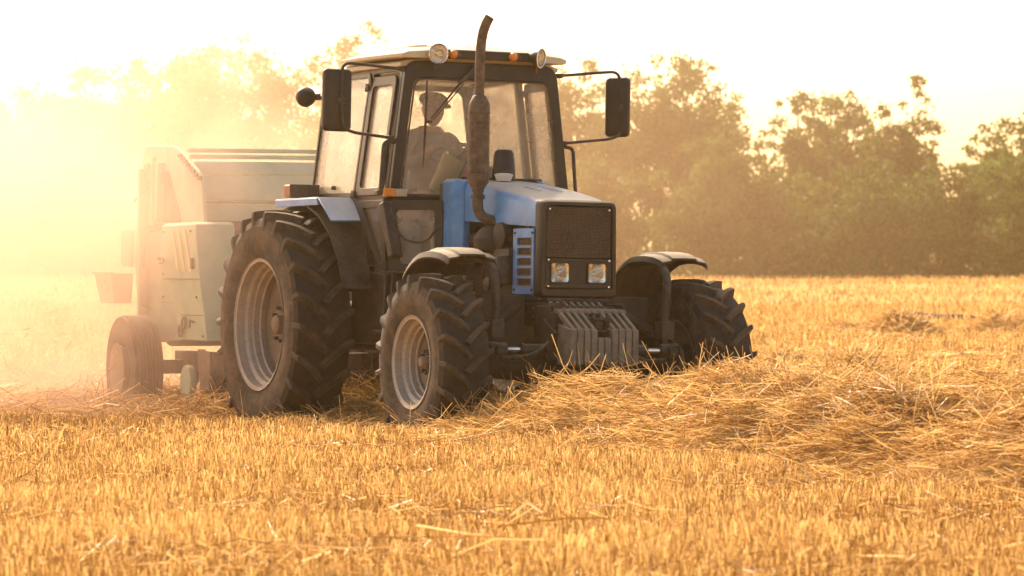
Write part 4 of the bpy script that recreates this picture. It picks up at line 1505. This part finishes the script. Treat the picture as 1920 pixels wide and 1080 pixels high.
    pk = [T((0.085 + 0.075 * math.cos(a) * 1.0, 0.085 * math.sin(a), 0.056 - 0.012 * math.cos(a))) for a in [R_(-90 + 15 * k) for k in range(13)]]
    g.loft([pk, [q + Vector((0, 0, 0.010)) for q in pk]])
    g.build('cap', M['cap'], p)
build_person()

# ------------------------------------------------------------------ round baler
baler = empty('round_baler', 'pale green round baler towed behind the tractor, half lost in glowing dust', 'baler', B_MAT)

def baler_wheel(s):
    R, W, lip = 0.460, 0.26, 0.225
    yc = s * 1.02
    g = G()
    g.lathe([(lip, s * 0.16), (lip - 0.02, s * 0.155), (lip - 0.035, s * 0.07), (lip - 0.05, s * 0.0), (lip - 0.10, s * -0.01), (0.075, s * -0.02), (0.07, s * 0.07), (0.03, s * 0.085)], seg=40, caps=True)
    w = g.build('wheel', M['disc'], baler, loc=(0.0, yc, 0.425))
    g = G()
    prof = [(lip - 0.01, -0.42), (lip + 0.06, -0.49), (lip + 0.15, -0.5), (R - 0.04, -0.46)]
    rib = []
    for i in range(9):
        y0 = -0.44 + i * 0.11
        rib += [(R - 0.014, y0 - 0.045), (R - (0.0 if abs(y0) < 0.4 else 0.012), y0 - 0.035), (R - (0.0 if abs(y0) < 0.4 else 0.012), y0 + 0.035), (R - 0.014, y0 + 0.045)]
    prof = prof + rib + [(r, -y) for r, y in reversed(prof)]
    g.lathe([(r, y * W) for r, y in prof], seg=56, caps=False)
    g.build('tyre', M['rubber'], w, smooth=30)
    g = G()
    for k in range(6):
        a = k * math.pi / 3
        g.lathe([(0.014, 0), (0.014, s * 0.02), (0.006, s * 0.024)], c=(0.11 * math.cos(a), s * -0.012, 0.11 * math.sin(a)), seg=6)
    g.build('wheel_nuts', M['iron'], w)['kind'] = 'stuff'
for s in (-1, 1):
    baler_wheel(s)
g = G()
g.box((0, 0, 0.44), (0.12, 1.7, 0.12))
g.box((0.9, -0.55, 0.50), (2.2, 0.10, 0.16))
g.box((0.9, 0.55, 0.50), (2.2, 0.10, 0.16))
g.bar((1.9, -0.55, 0.52), (3.2, -0.05, 0.55), 0.10, 0.14)
g.bar((1.9, 0.55, 0.52), (3.2, 0.05, 0.55), 0.10, 0.14)
g.build('axle_frame', M['balerdark'], baler, 0.008)
# chamber side plates
for s in (-1, 1):
    g = G()
    pl = [(-0.52, 2.36), (0.36, 2.34), (0.55, 2.30), (1.18, 2.06), (1.26, 1.60), (1.30, 0.72), (-0.55, 0.62), (-0.80, 1.30), (-0.72, 1.75)]
    plr = roundpoly([(x, 0, z) for x, z in pl], 0.14, 4)
    g.loft([[Vector((p.x, s * y, p.z)) for p in plr] for y in (0.755, 0.785)])
    sp = g.build('side_plate', M['balergreen'], baler, 0.006)
    g = G()
    rc = [(-0.12, 2.12), (0.25, 2.12), (0.58, 1.75), (0.62, 1.66), (-0.62, 1.58), (-0.60, 1.76)]
    g.loft([[Vector((x, s * y, z)) for x, z in rc] for y in (0.786, 0.792)])
    g.build('side_recess', M['balerdark'], sp)
    g = G()
    g.bar((-0.38, s * 0.83, 2.16), (-0.40, s * 0.83, 0.70), 0.09, 0.07)
    g.bar((0.14, s * 0.83, 2.20), (0.10, s * 0.83, 1.70), 0.07, 0.06)
    g.build('upright', M['balergreen'], sp, 0.006)
    g = G()
    g.tube([(0.03, s * 0.85, 2.16), (0.02, s * 0.85, 1.66)], 0.038, 14)
    g.tube([(0.03, s * 0.85, 2.25), (0.03, s * 0.85, 2.16)], 0.022, 10)
    g.build('hydraulic_ram', M['stripe'], sp)
    g = G()
    for x in [0.60 + 0.075 * i for i in range(8)]:
        z = 2.30 - (x - 0.55) * 0.385
        g.box((x, s * 0.787, z - 0.035), (0.08, 0.03, 0.03))
    g.build('chain_guide', M['balerdark'], sp)
    for q, rr_ in (((-0.30, 2.12), 0.09), ((0.14, 2.08), 0.07)):
        g = G()
        g.lathe([(0.04, 0.0), (rr_, s * 0.01), (rr_, s * 0.03), (0.03, s * 0.04)], c=(q[0], s * 0.795, q[1]), seg=20)
        g.build('bearing', M['balerdark'], sp)
    g = G()
    g.tube(smoothpath([(0.60, s * 0.83, 1.66), (-0.10, s * 0.86, 1.68), (-0.28, s * 0.86, 1.55), (-0.26, s * 0.86, 1.30)], 8), 0.016, 8)
    g.tube(smoothpath([(-0.62, s * 0.84, 1.88), (-0.20, s * 0.85, 1.98), (0.0, s * 0.86, 2.02)], 8), 0.012, 8)
    g.build('hose', M['hose'], sp)
    # rear shield and step box
    g = G()
    g.plate([(-1.06, s * 0.82, 1.63), (-0.72, s * 0.82, 1.63), (-0.74, s * 0.82, 1.30), (-1.06, s * 0.82, 1.31)], 0.03)
    g.build('rear_shield', M['balergreen'], baler, 0.004)
    g = G()
    g.loft([[Vector((x, s * y, z)) for x, y, z in ((-1.42, 0.98, 1.245), (-0.85, 0.98, 1.245), (-0.85, 0.78, 1.245), (-1.42, 0.78, 1.245))],
            [Vector((x, s * y, z)) for x, y, z in ((-1.28, 0.96, 0.98), (-0.85, 0.96, 0.98), (-0.85, 0.80, 0.98), (-1.28, 0.80, 0.98))]])
    g.box((-1.14, s * 0.98, 1.25), (0.62, 0.03, 0.02))
    for q in ((-1.25, 1.18), (-1.10, 1.18), (-1.18, 1.13), (-1.05, 1.02), (-0.98, 1.10)):
        g.lathe([(0.016, 0), (0.016, s * 0.006), (0.01, s * 0.008)], c=(q[0], s * 0.975, q[1]), seg=8)
    g.build('toolbox', M['balergreen'], baler, 0.004)
    # drive guard: side face and darker front face, tapering to its foot
    g = G()
    top = [(0.42, 0.90), (1.38, 0.90), (1.50, 0.60), (0.42, 0.60)]
    mid = [(0.42, 0.915), (1.52, 0.915), (1.60, 0.62), (0.42, 0.62)]
    lowp = [(0.92, 0.90), (1.69, 0.90), (1.74, 0.62), (0.92, 0.62)]
    g.loft([[Vector((x, s * y, z)) for x, y in q] for q, z in ((lowp, 0.69), ([(0.80, 0.905), (1.64, 0.905), (1.70, 0.62), (0.80, 0.62)], 0.90), ([(0.42, 0.91), (1.62, 0.91), (1.68, 0.62), (0.42, 0.62)], 0.98), (mid, 1.25), (top, 1.655), ([(0.46, 0.86), (1.34, 0.86), (1.44, 0.62), (0.46, 0.62)], 1.675))])
    dg_ = g.build('drive_guard', M['balergreen'], baler, 0.008)
    g = G()
    g.box((1.02, s * 0.9165, 1.20), (1.0, 0.004, 0.006))
    g.box((1.30, s * 0.910, 0.90), (0.62, 0.004, 0.006))
    g.build('panel_seam', M['balerdark'], dg_)
    g = G()
    for q in ((0.50, 1.60), (0.50, 1.24), (1.28, 1.60), (0.50, 1.05), (1.45, 1.05), (1.00, 0.73), (1.62, 0.73)):
        g.lathe([(0.010, 0), (0.010, s * 0.012), (0.004, s * 0.014)], c=(q[0], s * 0.908, q[1]), seg=8)
    g.build('rivets', M['balerdark'], dg_)['kind'] = 'stuff'
    for k in range(3):
        g = G()
        x0 = 0.72 + k * 0.17
        g.plate([(x0, s * 0.908, 1.62), (x0 + 0.05, s * 0.908, 1.62), (x0 + 0.26, s * 0.916, 1.26), (x0 + 0.19, s * 0.916, 1.26)], 0.004)
        g.build('stripe', M['stripe'], dg_)
    g = G()
    g.tube(smoothpath([(0.46, s * 0.92, 1.36), (0.50, s * 0.97, 1.375), (0.66, s * 0.97, 1.385), (0.72, s * 0.97, 1.35), (0.56, s * 0.97, 1.33), (0.46, s * 0.92, 1.34)], 5), 0.010, 8)
    g.build('handle', M['balerdark'], dg_)
    g = G()
    for q in ((1.02, 0.765), (1.11, 0.835)):
        g.lathe([(0.052, 0), (0.052, s * 0.02), (0.036, s * 0.02), (0.036, s * 0.004)], c=(q[0], s * 0.91, q[1]), seg=18, caps=False)
    g.bar((0.99, s * 0.92, 0.80), (1.12, s * 0.92, 0.80), 0.012, 0.04)
    g.build('latch', M['balerdark'], dg_)
    g = G()
    g.tube([(1.36, s * 0.91, 0.84), (1.38, s * 0.945, 0.86), (1.36, s * 0.945, 0.80)], 0.012, 8)
    g.build('hook', M['balerdark'], dg_)
    g = G()
    g.box((1.36, s * 0.925, 1.33), (0.04, 0.02, 0.09))
    g.build('clip', M['balerdark'], dg_)
# roof bars, front slats, chamber
for z, x in ((2.29, 0.70), (2.235, 0.76)):
    g = G()
    g.bar((x, -0.76, z), (x, 0.76, z), 0.06, 0.035)
    g.build('crossbar', M['balergreen'], baler, 0.006)
for z0, z1, xa, xb in ((2.19, 2.085, 0.86, 0.92), (2.07, 1.86, 0.93, 1.02), (1.83, 1.68, 1.02, 1.06)):
    g = G()
    g.plate([(xa, -0.75, z0), (xa, 0.75, z0), (xb, 0.75, z1), (xb, -0.75, z1)], 0.02)
    g.build('front_panel', M['balergreen'], baler, 0.004)
g = G()
ch_ = []
for y in (-0.75, 0.75):
    ch_.append([Vector((0.30 + 0.86 * math.cos(a) * 0.72 - 0.1, y, 1.42 + 0.80 * math.sin(a))) for a in [2 * math.pi * k / 36 for k in range(36)]])
g.loft(ch_)
g.build('bale_chamber', M['balerdark'], baler)
for i, (x, z) in enumerate(((1.05, 1.60), (1.10, 1.38), (1.12, 1.16), (1.10, 0.94))):
    g = G()
    g.tube([(x, -0.74, z), (x, 0.74, z)], 0.085, 18)
    for k in range(6):
        a = k * math.pi / 3
        g.bar((x + 0.088 * math.cos(a), -0.73, z + 0.088 * math.sin(a)), (x + 0.088 * math.cos(a), 0.73, z + 0.088 * math.sin(a)), 0.02, 0.02)
    g.build('roller', M['balerdark'], baler)
g = G()
g.tube([(1.55, -0.85, 0.36), (1.55, 0.85, 0.36)], 0.10, 16)
for i in range(22):
    y = -0.82 + i * 0.078
    for k in range(4):
        a = k * math.pi / 2 + (i % 2) * 0.4
        g.tube([(1.55 + 0.10 * math.cos(a), y, 0.36 + 0.10 * math.sin(a)), (1.55 + 0.25 * math.cos(a + 0.25), y, 0.36 + 0.25 * math.sin(a + 0.25))], 0.006, 5)
pick = g.build('pickup_reel', M['balerdark'], baler)
for s in (-1, 1):
    g = G()
    g.plate([(1.40, s * 0.88, 0.62), (1.74, s * 0.88, 0.60), (1.72, s * 0.88, 0.30), (1.46, s * 0.88, 0.26)], 0.015)
    g.build('pickup_plate', M['balerdark'], pick)
for s in (-1, 1):
    g = G()
    g.lathe([(0.06, -0.03), (0.145, -0.028), (0.150, -0.012), (0.150, 0.012), (0.145, 0.028), (0.06, 0.03), (0.05, 0.04), (0.01, 0.04)], c=(1.05, s * 0.86, 0.33), seg=32)
    g.build('gauge_wheel', M['balergreen'], baler)
    g = G()
    g.bar((1.05, s * 0.80, 0.33), (1.30, s * 0.80, 0.60), 0.03, 0.05)
    g.build('gauge_arm', M['balerdark'], baler)

# ------------------------------------------------------------------ straw and stubble
def sticks(name, A, B, w, shade, mat, mid=None, ribbon=False):
    """split, flattened stems between A and B (or A, mid, B); one mesh"""
    A, B = np.asarray(A, float), np.asarray(B, float)
    n = len(A)
    d = B - A
    d /= np.maximum(np.linalg.norm(d, axis=1, keepdims=True), 1e-6)
    ref = np.where(np.abs(d[:, 2:3]) > 0.8, np.array([[1.0, 0, 0]]), np.array([[0, 0, 1.0]]))
    s1 = np.cross(d, ref)
    s1 /= np.linalg.norm(s1, axis=1, keepdims=True)
    s2 = np.cross(s1, d)
    ph = rng.random(n) * 2 * np.pi
    pts = [A, B] if mid is None else [A, mid, B]
    w = np.broadcast_to(np.asarray(w, float), (n,))
    rings = []
    for j, P0 in enumerate(pts):
        k = 1.0 if j == 0 else 0.85
        for c in range(3):
            a = ph + c * 1.9
            rings.append(P0 + (s1 * np.cos(a)[:, None] + s2 * np.sin(a)[:, None]) * (w * 0.5 * k)[:, None])
    nr = len(rings)
    V = np.stack(rings, 1).reshape(-1, 3)
    base = (np.arange(n) * nr)[:, None]
    qs = []
    for j in range(len(pts) - 1):
        for c in range(2):
            c2 = c + 1
            qs.append(base + np.array([[j * 3 + c, j * 3 + c2, (j + 1) * 3 + c2, (j + 1) * 3 + c]]))
    Q = np.stack(qs, 1).reshape(-1, 4)
    return mesh_np(name, V, Q, mat, np.repeat(shade, nr))


def total_z(x, y):
    return gz(x, y) + windrow(x, y)


def wedge(n, y0, y1, margin, power=1.0):
    """random ground points inside the picture's wedge plus a margin"""
    out = []
    m = 0
    while m < n:
        y = y0 + (y1 - y0) * rng.random(n * 2)
        hwm = (960 / FPX) * y1 + margin
        x = (rng.random(n * 2) * 2 - 1) * hwm
        k = np.abs(x) < (960 / FPX) * y + margin
        P_ = np.stack([x[k], y[k]], 1)
        out.append(P_)
        m += len(P_)
    return np.concatenate(out)[:n]


def patch_noise(x, y, f=1.0):
    return 0.5 + 0.25 * (np.sin(x * 1.7 * f + 1.3 * np.sin(y * 0.9 * f)) + np.sin(y * 1.3 * f + 0.7 + 1.1 * np.sin(x * 1.1 * f)))


def in_windrow(x, y):
    return windrow(x, y) > 0.09


def rows(P_, pitch, jit):
    """pull points on to drill rows that run along the tractor's heading"""
    s, t = tr_coords(P_[:, 0], P_[:, 1])
    t2 = np.round(t / pitch) * pitch + rng.normal(size=len(t)) * jit
    x = T_ORG[0] + s * math.sin(YAW) + t2 * math.cos(YAW)
    y = T_ORG[1] - s * math.cos(YAW) + t2 * math.sin(YAW)
    return x, y


def build_stubble(name, n, y0, y1, margin, h0, h1, w0, w1, pitch, jit, lean, label):
    P_ = wedge(n, y0, y1, margin)
    x, y = rows(P_, pitch, jit)
    k = ~in_windrow(x, y)
    x, y = x[k], y[k]
    pn = patch_noise(x, y, 1.6)
    keep = rng.random(len(x)) < 0.55 + 0.6 * pn
    x, y, pn = x[keep], y[keep], pn[keep]
    z = gz(x, y)
    m = len(x)
    h = (h0 + (h1 - h0) * rng.random(m)) * (0.75 + 0.5 * pn)
    # wheel tracks press the stems down
    s, t = tr_coords(x, y)
    A = np.stack([x, y, z - 0.02], 1)
    d = rng.normal(size=(m, 2)) * lean
    B = A + np.stack([d[:, 0] * h, d[:, 1] * h, h + 0.02], 1)
    sh = np.clip(rng.random(m) ** 1.3 * 0.95 + 0.35 * (pn - 0.4), 0, 1)
    o = sticks(name, A, B, w0 + (w1 - w0) * rng.random(m), sh, M['stubble'])
    return tag(o, label, None, None, 'stuff')


build_stubble('stubble', 105000, 13.6, 24, 1.2, 0.055, 0.135, 0.0035, 0.0075, 0.135, 0.026, 0.24, 'short cut straw stubble nearest to the viewer')
build_stubble('stubble', 85000, 24, 44, 1.2, 0.05, 0.14, 0.006, 0.011, 0.135, 0.04, 0.32, 'cut stubble standing round the tractor')
build_stubble('stubble', 45000, 44, 95, 1.5, 0.10, 0.18, 0.012, 0.022, 0.27, 0.10, 0.25, 'cut stubble in the middle of the field')
build_stubble('stubble', 28000, 95, 200, 2.0, 0.10, 0.20, 0.03, 0.05, 0.5, 0.2, 0.3, 'cut stubble near the treeline')


def lying(name, x, y, zoff, L0, L1, w0, w1, label, tilt=0.18, bend=0.05, dirbias=None, shlo=0.0, mat='straw', zfun=total_z, pop=0.0):
    m = len(x)
    L = L0 + (L1 - L0) * rng.random(m)
    if dirbias is None:
        a = rng.random(m) * np.pi * 2
    else:
        a = dirbias + rng.normal(size=m) * (0.8 if np.isscalar(dirbias) else 0.55)
    el = rng.normal(size=m) * tilt
    up = rng.random(m) < pop
    el = np.where(up, 0.4 + 0.8 * rng.random(m), el)
    D = np.stack([np.cos(a) * np.cos(el), np.sin(a) * np.cos(el), np.sin(el)], 1) * (L / 2)[:, None]
    C = np.stack([x, y, zfun(x, y) + zoff], 1)
    C[:, 2] += np.where(up, L * 0.25, 0)
    A, B = C - D, C + D
    # follow the mound at both ends
    for Q in (A, B):
        Q[:, 2] = np.maximum(Q[:, 2], gz(Q[:, 0], Q[:, 1]) + 0.004)
    mid = (A + B) / 2 + rng.normal(size=(m, 3)) * bend * L[:, None] if bend else None
    sh = np.clip(shlo + rng.random(m) ** 1.2 * (1 - shlo), 0, 1)
    o = sticks(name, A, B, w0 + (w1 - w0) * rng.random(m), sh, M[mat], mid=mid)
    return tag(o, label, None, None, 'stuff')


# loose straw lying over the stubble
P_ = wedge(30000, 13.8, 30, 1.0)
k = ~in_windrow(P_[:, 0], P_[:, 1])
P_ = P_[k]
lying('straw_litter', P_[:, 0], P_[:, 1], 0.01 + 0.085 * rng.random(len(P_)), 0.03, 0.17, 0.004, 0.008, 'loose cut straw lying over the nearest stubble', tilt=0.35, bend=0)
P_ = wedge(16000, 30, 70, 1.0)
lying('straw_litter', P_[:, 0], P_[:, 1], 0.03 + 0.09 * rng.random(len(P_)), 0.1, 0.4, 0.008, 0.014, 'loose straw scattered over the middle of the field', tilt=0.3, bend=0, zfun=gz)

P_ = wedge(26, 14.6, 17.5, 0.3)
P_[:, 0] = np.where(P_[:, 0] > 0.3, P_[:, 0] - 1.6, P_[:, 0])
lying('straw_litter', P_[:, 0], P_[:, 1], 0.09 + 0.05 * rng.random(len(P_)), 0.25, 0.6, 0.006, 0.010, 'long single straws dropped over the nearest stubble', tilt=0.15, dirbias=0.9)

# windrow: mound and its straw
def build_windrow():
    S = np.linspace(-2.4, 16.5, 240)
    T = np.linspace(-2.3, 1.5, 80)
    SS, TT = np.meshgrid(S, T, indexing='ij')
    X = T_ORG[0] + SS * math.sin(YAW) + TT * math.cos(YAW)
    Y = T_ORG[1] - SS * math.cos(YAW) + TT * math.sin(YAW)
    Z = gz(X, Y) + windrow(X, Y) * 0.78 - 0.03
    V = np.stack([X.ravel(), Y.ravel(), Z.ravel()], 1)
    ny, nx = X.shape
    i = (np.arange(ny - 1)[:, None] * nx + np.arange(nx - 1)[None, :]).ravel()
    Q = np.stack([i, i + nx, i + nx + 1, i + 1], 1)
    sh = 0.02 + 0.10 * rng.random(len(V))
    o = mesh_np('windrow', V, Q, M['ground'], sh, smooth=True)
    tag(o, 'long heaped row of loose straw running under the tractor towards the viewer', None, None, 'stuff')
    n = 94000
    s = -2.2 + 17.5 * rng.random(n)
    t = np.clip(rng.normal(size=n) * 0.82, -1.75, 1.75) - 0.42 * np.clip((s - 3.0) / 3.5, 0, 1) - 0.35 * np.clip((s - 6.0) / 3.0, 0, 1)
    x = T_ORG[0] + s * math.sin(YAW) + t * math.cos(YAW)
    y = T_ORG[1] - s * math.cos(YAW) + t * math.sin(YAW)
    lying('straw', x, y, -0.03 + 0.09 * rng.random(n), 0.14, 0.50, 0.003, 0.0062, 'loose golden straw heaped along the row in front of the tractor', tilt=0.24, bend=0.07, pop=0.012,
          dirbias=2.2 * np.sin(x * 1.9 + 1.5 * np.sin(y * 1.3)) + 1.6 * np.sin(y * 2.3 + x) + 0.3)
    # tall sprigs in front of the weights and wheels
    n = 260
    s = 3.4 + 1.6 * rng.random(n)
    t = (rng.random(n) * 2 - 1) * 1.35
    x = T_ORG[0] + s * math.sin(YAW) + t * math.cos(YAW)
    y = T_ORG[1] - s * math.cos(YAW) + t * math.sin(YAW)
    lying('straw', x, y, 0.05, 0.2, 0.38, 0.004, 0.008, 'straw sprigs sticking up in front of the weights', tilt=0.3, pop=0.55)
build_windrow()

# straw trampled round the wheels and under the baler
n = 9000
s = -5.6 + 5.2 * rng.random(n)
t = rng.normal(size=n) * 0.95
x = T_ORG[0] + s * math.sin(YAW) + t * math.cos(YAW)
y = T_ORG[1] - s * math.cos(YAW) + t * math.sin(YAW)
lying('straw', x, y, 0.02 + 0.20 * rng.random(n) ** 1.5, 0.15, 0.5, 0.006, 0.010, 'straw drawn in under the baler', tilt=0.35, pop=0.03)


def heap(cx, cy, rx, ry, h, n, label, group=None, w=0.010):
    r = rng
    root_z = float(gz(cx, cy))
    def zf(x, y):
        q = ((x - cx) / rx) ** 2 + ((y - cy) / ry) ** 2
        return gz(x, y) + h * np.exp(-q * 1.6) * (1 + 0.2 * np.sin(x * 5) * np.sin(y * 4))
    x = cx + r.normal(size=n) * rx * 0.55
    y = cy + r.normal(size=n) * ry * 0.55
    o = lying('straw_heap', x, y, -0.05 + 0.08 * r.random(n), 0.2, 0.55, w * 0.7, w * 1.3, label, tilt=0.3, zfun=zf, pop=0.03)
    del o['kind']
    tag(o, label, 'straw heap', group, 'thing')
    # body of the heap
    g = G()
    loops = []
    for k in range(7):
        q = k / 6
        loops.append([Vector((cx + rx * 1.1 * (1 - q) * math.cos(a) * (1 + 0.15 * math.sin(3 * a + cx)), cy + ry * 1.1 * (1 - q) * math.sin(a), 0)) for a in [2 * math.pi * j / 20 for j in range(20)]])
    for lp in loops:
        for p in lp:
            p.z = float(zf(p.x, p.y)) * 0.9 + 0.1 * float(gz(p.x, p.y)) - 0.02
    g.loft(loops, caps=False)
    b = g.build('heap_core', M['ground'], None)
    b.parent = o
    return o


def field_pt(px, D):
    return (px - 960) / FPX * D
heap(field_pt(1690, 66), 66, 0.72, 1.0, 0.40, 2600, 'rounded straw heap lying alone in the open field, largest of the heaps')
heap(field_pt(1880, 69), 69, 0.85, 1.2, 0.32, 2200, 'straw heap cut off by the picture edge beyond the rounded heap')
heap(field_pt(1600, 69), 69, 0.45, 0.8, 0.16, 900, 'small low straw heap between the tractor and the rounded heap')
heap(field_pt(1470, 50), 50, 0.35, 0.7, 0.14, 700, 'little straw tuft close behind the far front wheel')
heap(field_pt(1610, 46), 46, 0.6, 0.9, 0.16, 1500, 'flattened straw heap beyond the end of the straw row')
heap(field_pt(80, 39), 39, 1.1, 1.0, 0.26, 3200, 'glowing straw heap in the dust beside the baler wheel')
def far_row(t0, n, label):
    s_ = -75 + 80 * rng.random(n)
    t_ = t0 + rng.normal(size=n) * 0.45 + 0.25 * np.sin(s_ * 0.3)
    x = T_ORG[0] + s_ * math.sin(YAW) + t_ * math.cos(YAW)
    y = T_ORG[1] - s_ * math.cos(YAW) + t_ * math.sin(YAW)
    k = (y > 34) & (np.abs(x) < 0.15 * y + 2) & (rng.random(n) < 0.35 + 0.65 * (np.sin(s_ * 0.9 + t0) > -0.2))
    x, y = x[k], y[k]
    lying('straw', x, y, 0.06 + 0.10 * rng.random(len(x)), 0.15, 0.4, 0.007, 0.014, label, tilt=0.2, bend=0, zfun=gz)
far_row(8.0, 9000, 'thin straw row left by the pass next to the tractor')
far_row(15.0, 9000, 'thin straw row farther out in the field')
far_row(23.0, 8000, 'thin straw row near the far side of the field')
# dark rut of bare soil
g = G()
for i in range(26):
    t = i / 25
    cx, cy = field_pt(1705 + 125 * t, 86 - 6 * t), 86 - 6 * t
    r0 = 0.10 + 0.10 * rnd.random()
    zz = float(gz(cx, cy)) + 0.06
    for k in range(3):
        c = Vector((cx + rnd.uniform(-.12, .12), cy + rnd.uniform(-.5, .5), zz + rnd.uniform(-.03, .05)))
        g.lathe([(0.01, -r0 * .5), (r0 * .8, -r0 * .3), (r0, 0), (r0 * .7, r0 * .4), (0.01, r0 * .5)], c=c, axis='z', seg=7)
o = g.build('soil_clods', M['soil'], None)
tag(o, 'dark strip of turned soil across the far stubble', None, None, 'stuff')

# ------------------------------------------------------------------ dust thrown up by the baler
def build_dust(name, c, rad, density, scale, lo, label, color):
    bm = bmesh.new()
    bmesh.ops.create_icosphere(bm, subdivisions=4, radius=1.0)
    me = bpy.data.meshes.new(name)
    bm.to_mesh(me)
    bm.free()
    m, nt = newmat(name)
    out = N(nt, 'ShaderNodeOutputMaterial')
    v = N(nt, 'ShaderNodeVolumePrincipled')
    v.inputs['Color'].default_value = color + (1,)
    v.inputs['Anisotropy'].default_value = 0.6
    tc = N(nt, 'ShaderNodeTexCoord')
    ln = N(nt, 'ShaderNodeVectorMath', operation='LENGTH')
    nt.links.new(tc.outputs['Object'], ln.inputs[0])
    fall = ramp(nt, ln.outputs['Value'], 0.98, 0.12)
    fall.node.interpolation_type = 'SMOOTHSTEP'
    nn = N(nt, 'ShaderNodeTexNoise', i_Scale=scale, i_Detail=4, i_Roughness=0.55)
    nt.links.new(tc.outputs['Object'], nn.inputs['Vector'])
    nz = ramp(nt, nn.outputs['Fac'], 0.40, 0.64, lo, 1.0)
    d = math2(nt, 'MULTIPLY', math2(nt, 'MULTIPLY', fall, nz), density)
    nt.links.new(d, v.inputs['Density'])
    nt.links.new(v.outputs[0], out.inputs['Volume'])
    me.materials.append(m)
    o = bpy.data.objects.new(name, me)
    o.location = c
    o.scale = rad
    COL.objects.link(o)
    tag(o, label, None, None, 'stuff')
DUST_DENSITY = 0.60
PLUME_DENSITY = 0.0041
build_dust('dust_cloud', (-4.9, 33.1, 1.35), (4.7, 6.6, 3.4), DUST_DENSITY, 3.4, 0.06, 'glowing cloud of dust thrown up round the baler', (0.74, 0.53, 0.42))
build_dust('dust_plume', (-13.0, 108, 6.0), (34, 66, 15), PLUME_DENSITY, 2.2, 0.35, 'thin drifting plume of dust over the field beyond the baler', (0.90, 0.66, 0.50))

# chaff flying in the dust
n = 260
C_ = np.stack([-4.6 + rng.normal(size=n) * 1.3, 33.6 + rng.normal(size=n) * 1.6, 0.25 + 2.4 * rng.random(n) ** 1.4], 1)
D_ = rng.normal(size=(n, 3))
D_ *= (0.02 + 0.07 * rng.random(n) ** 2)[:, None] / np.linalg.norm(D_, axis=1, keepdims=True)
tag(sticks('chaff', C_ - D_, C_ + D_, 0.004 + 0.003 * rng.random(n), rng.random(n), M['straw']), 'bits of chaff flying in the dust beside the baler', None, None, 'stuff')
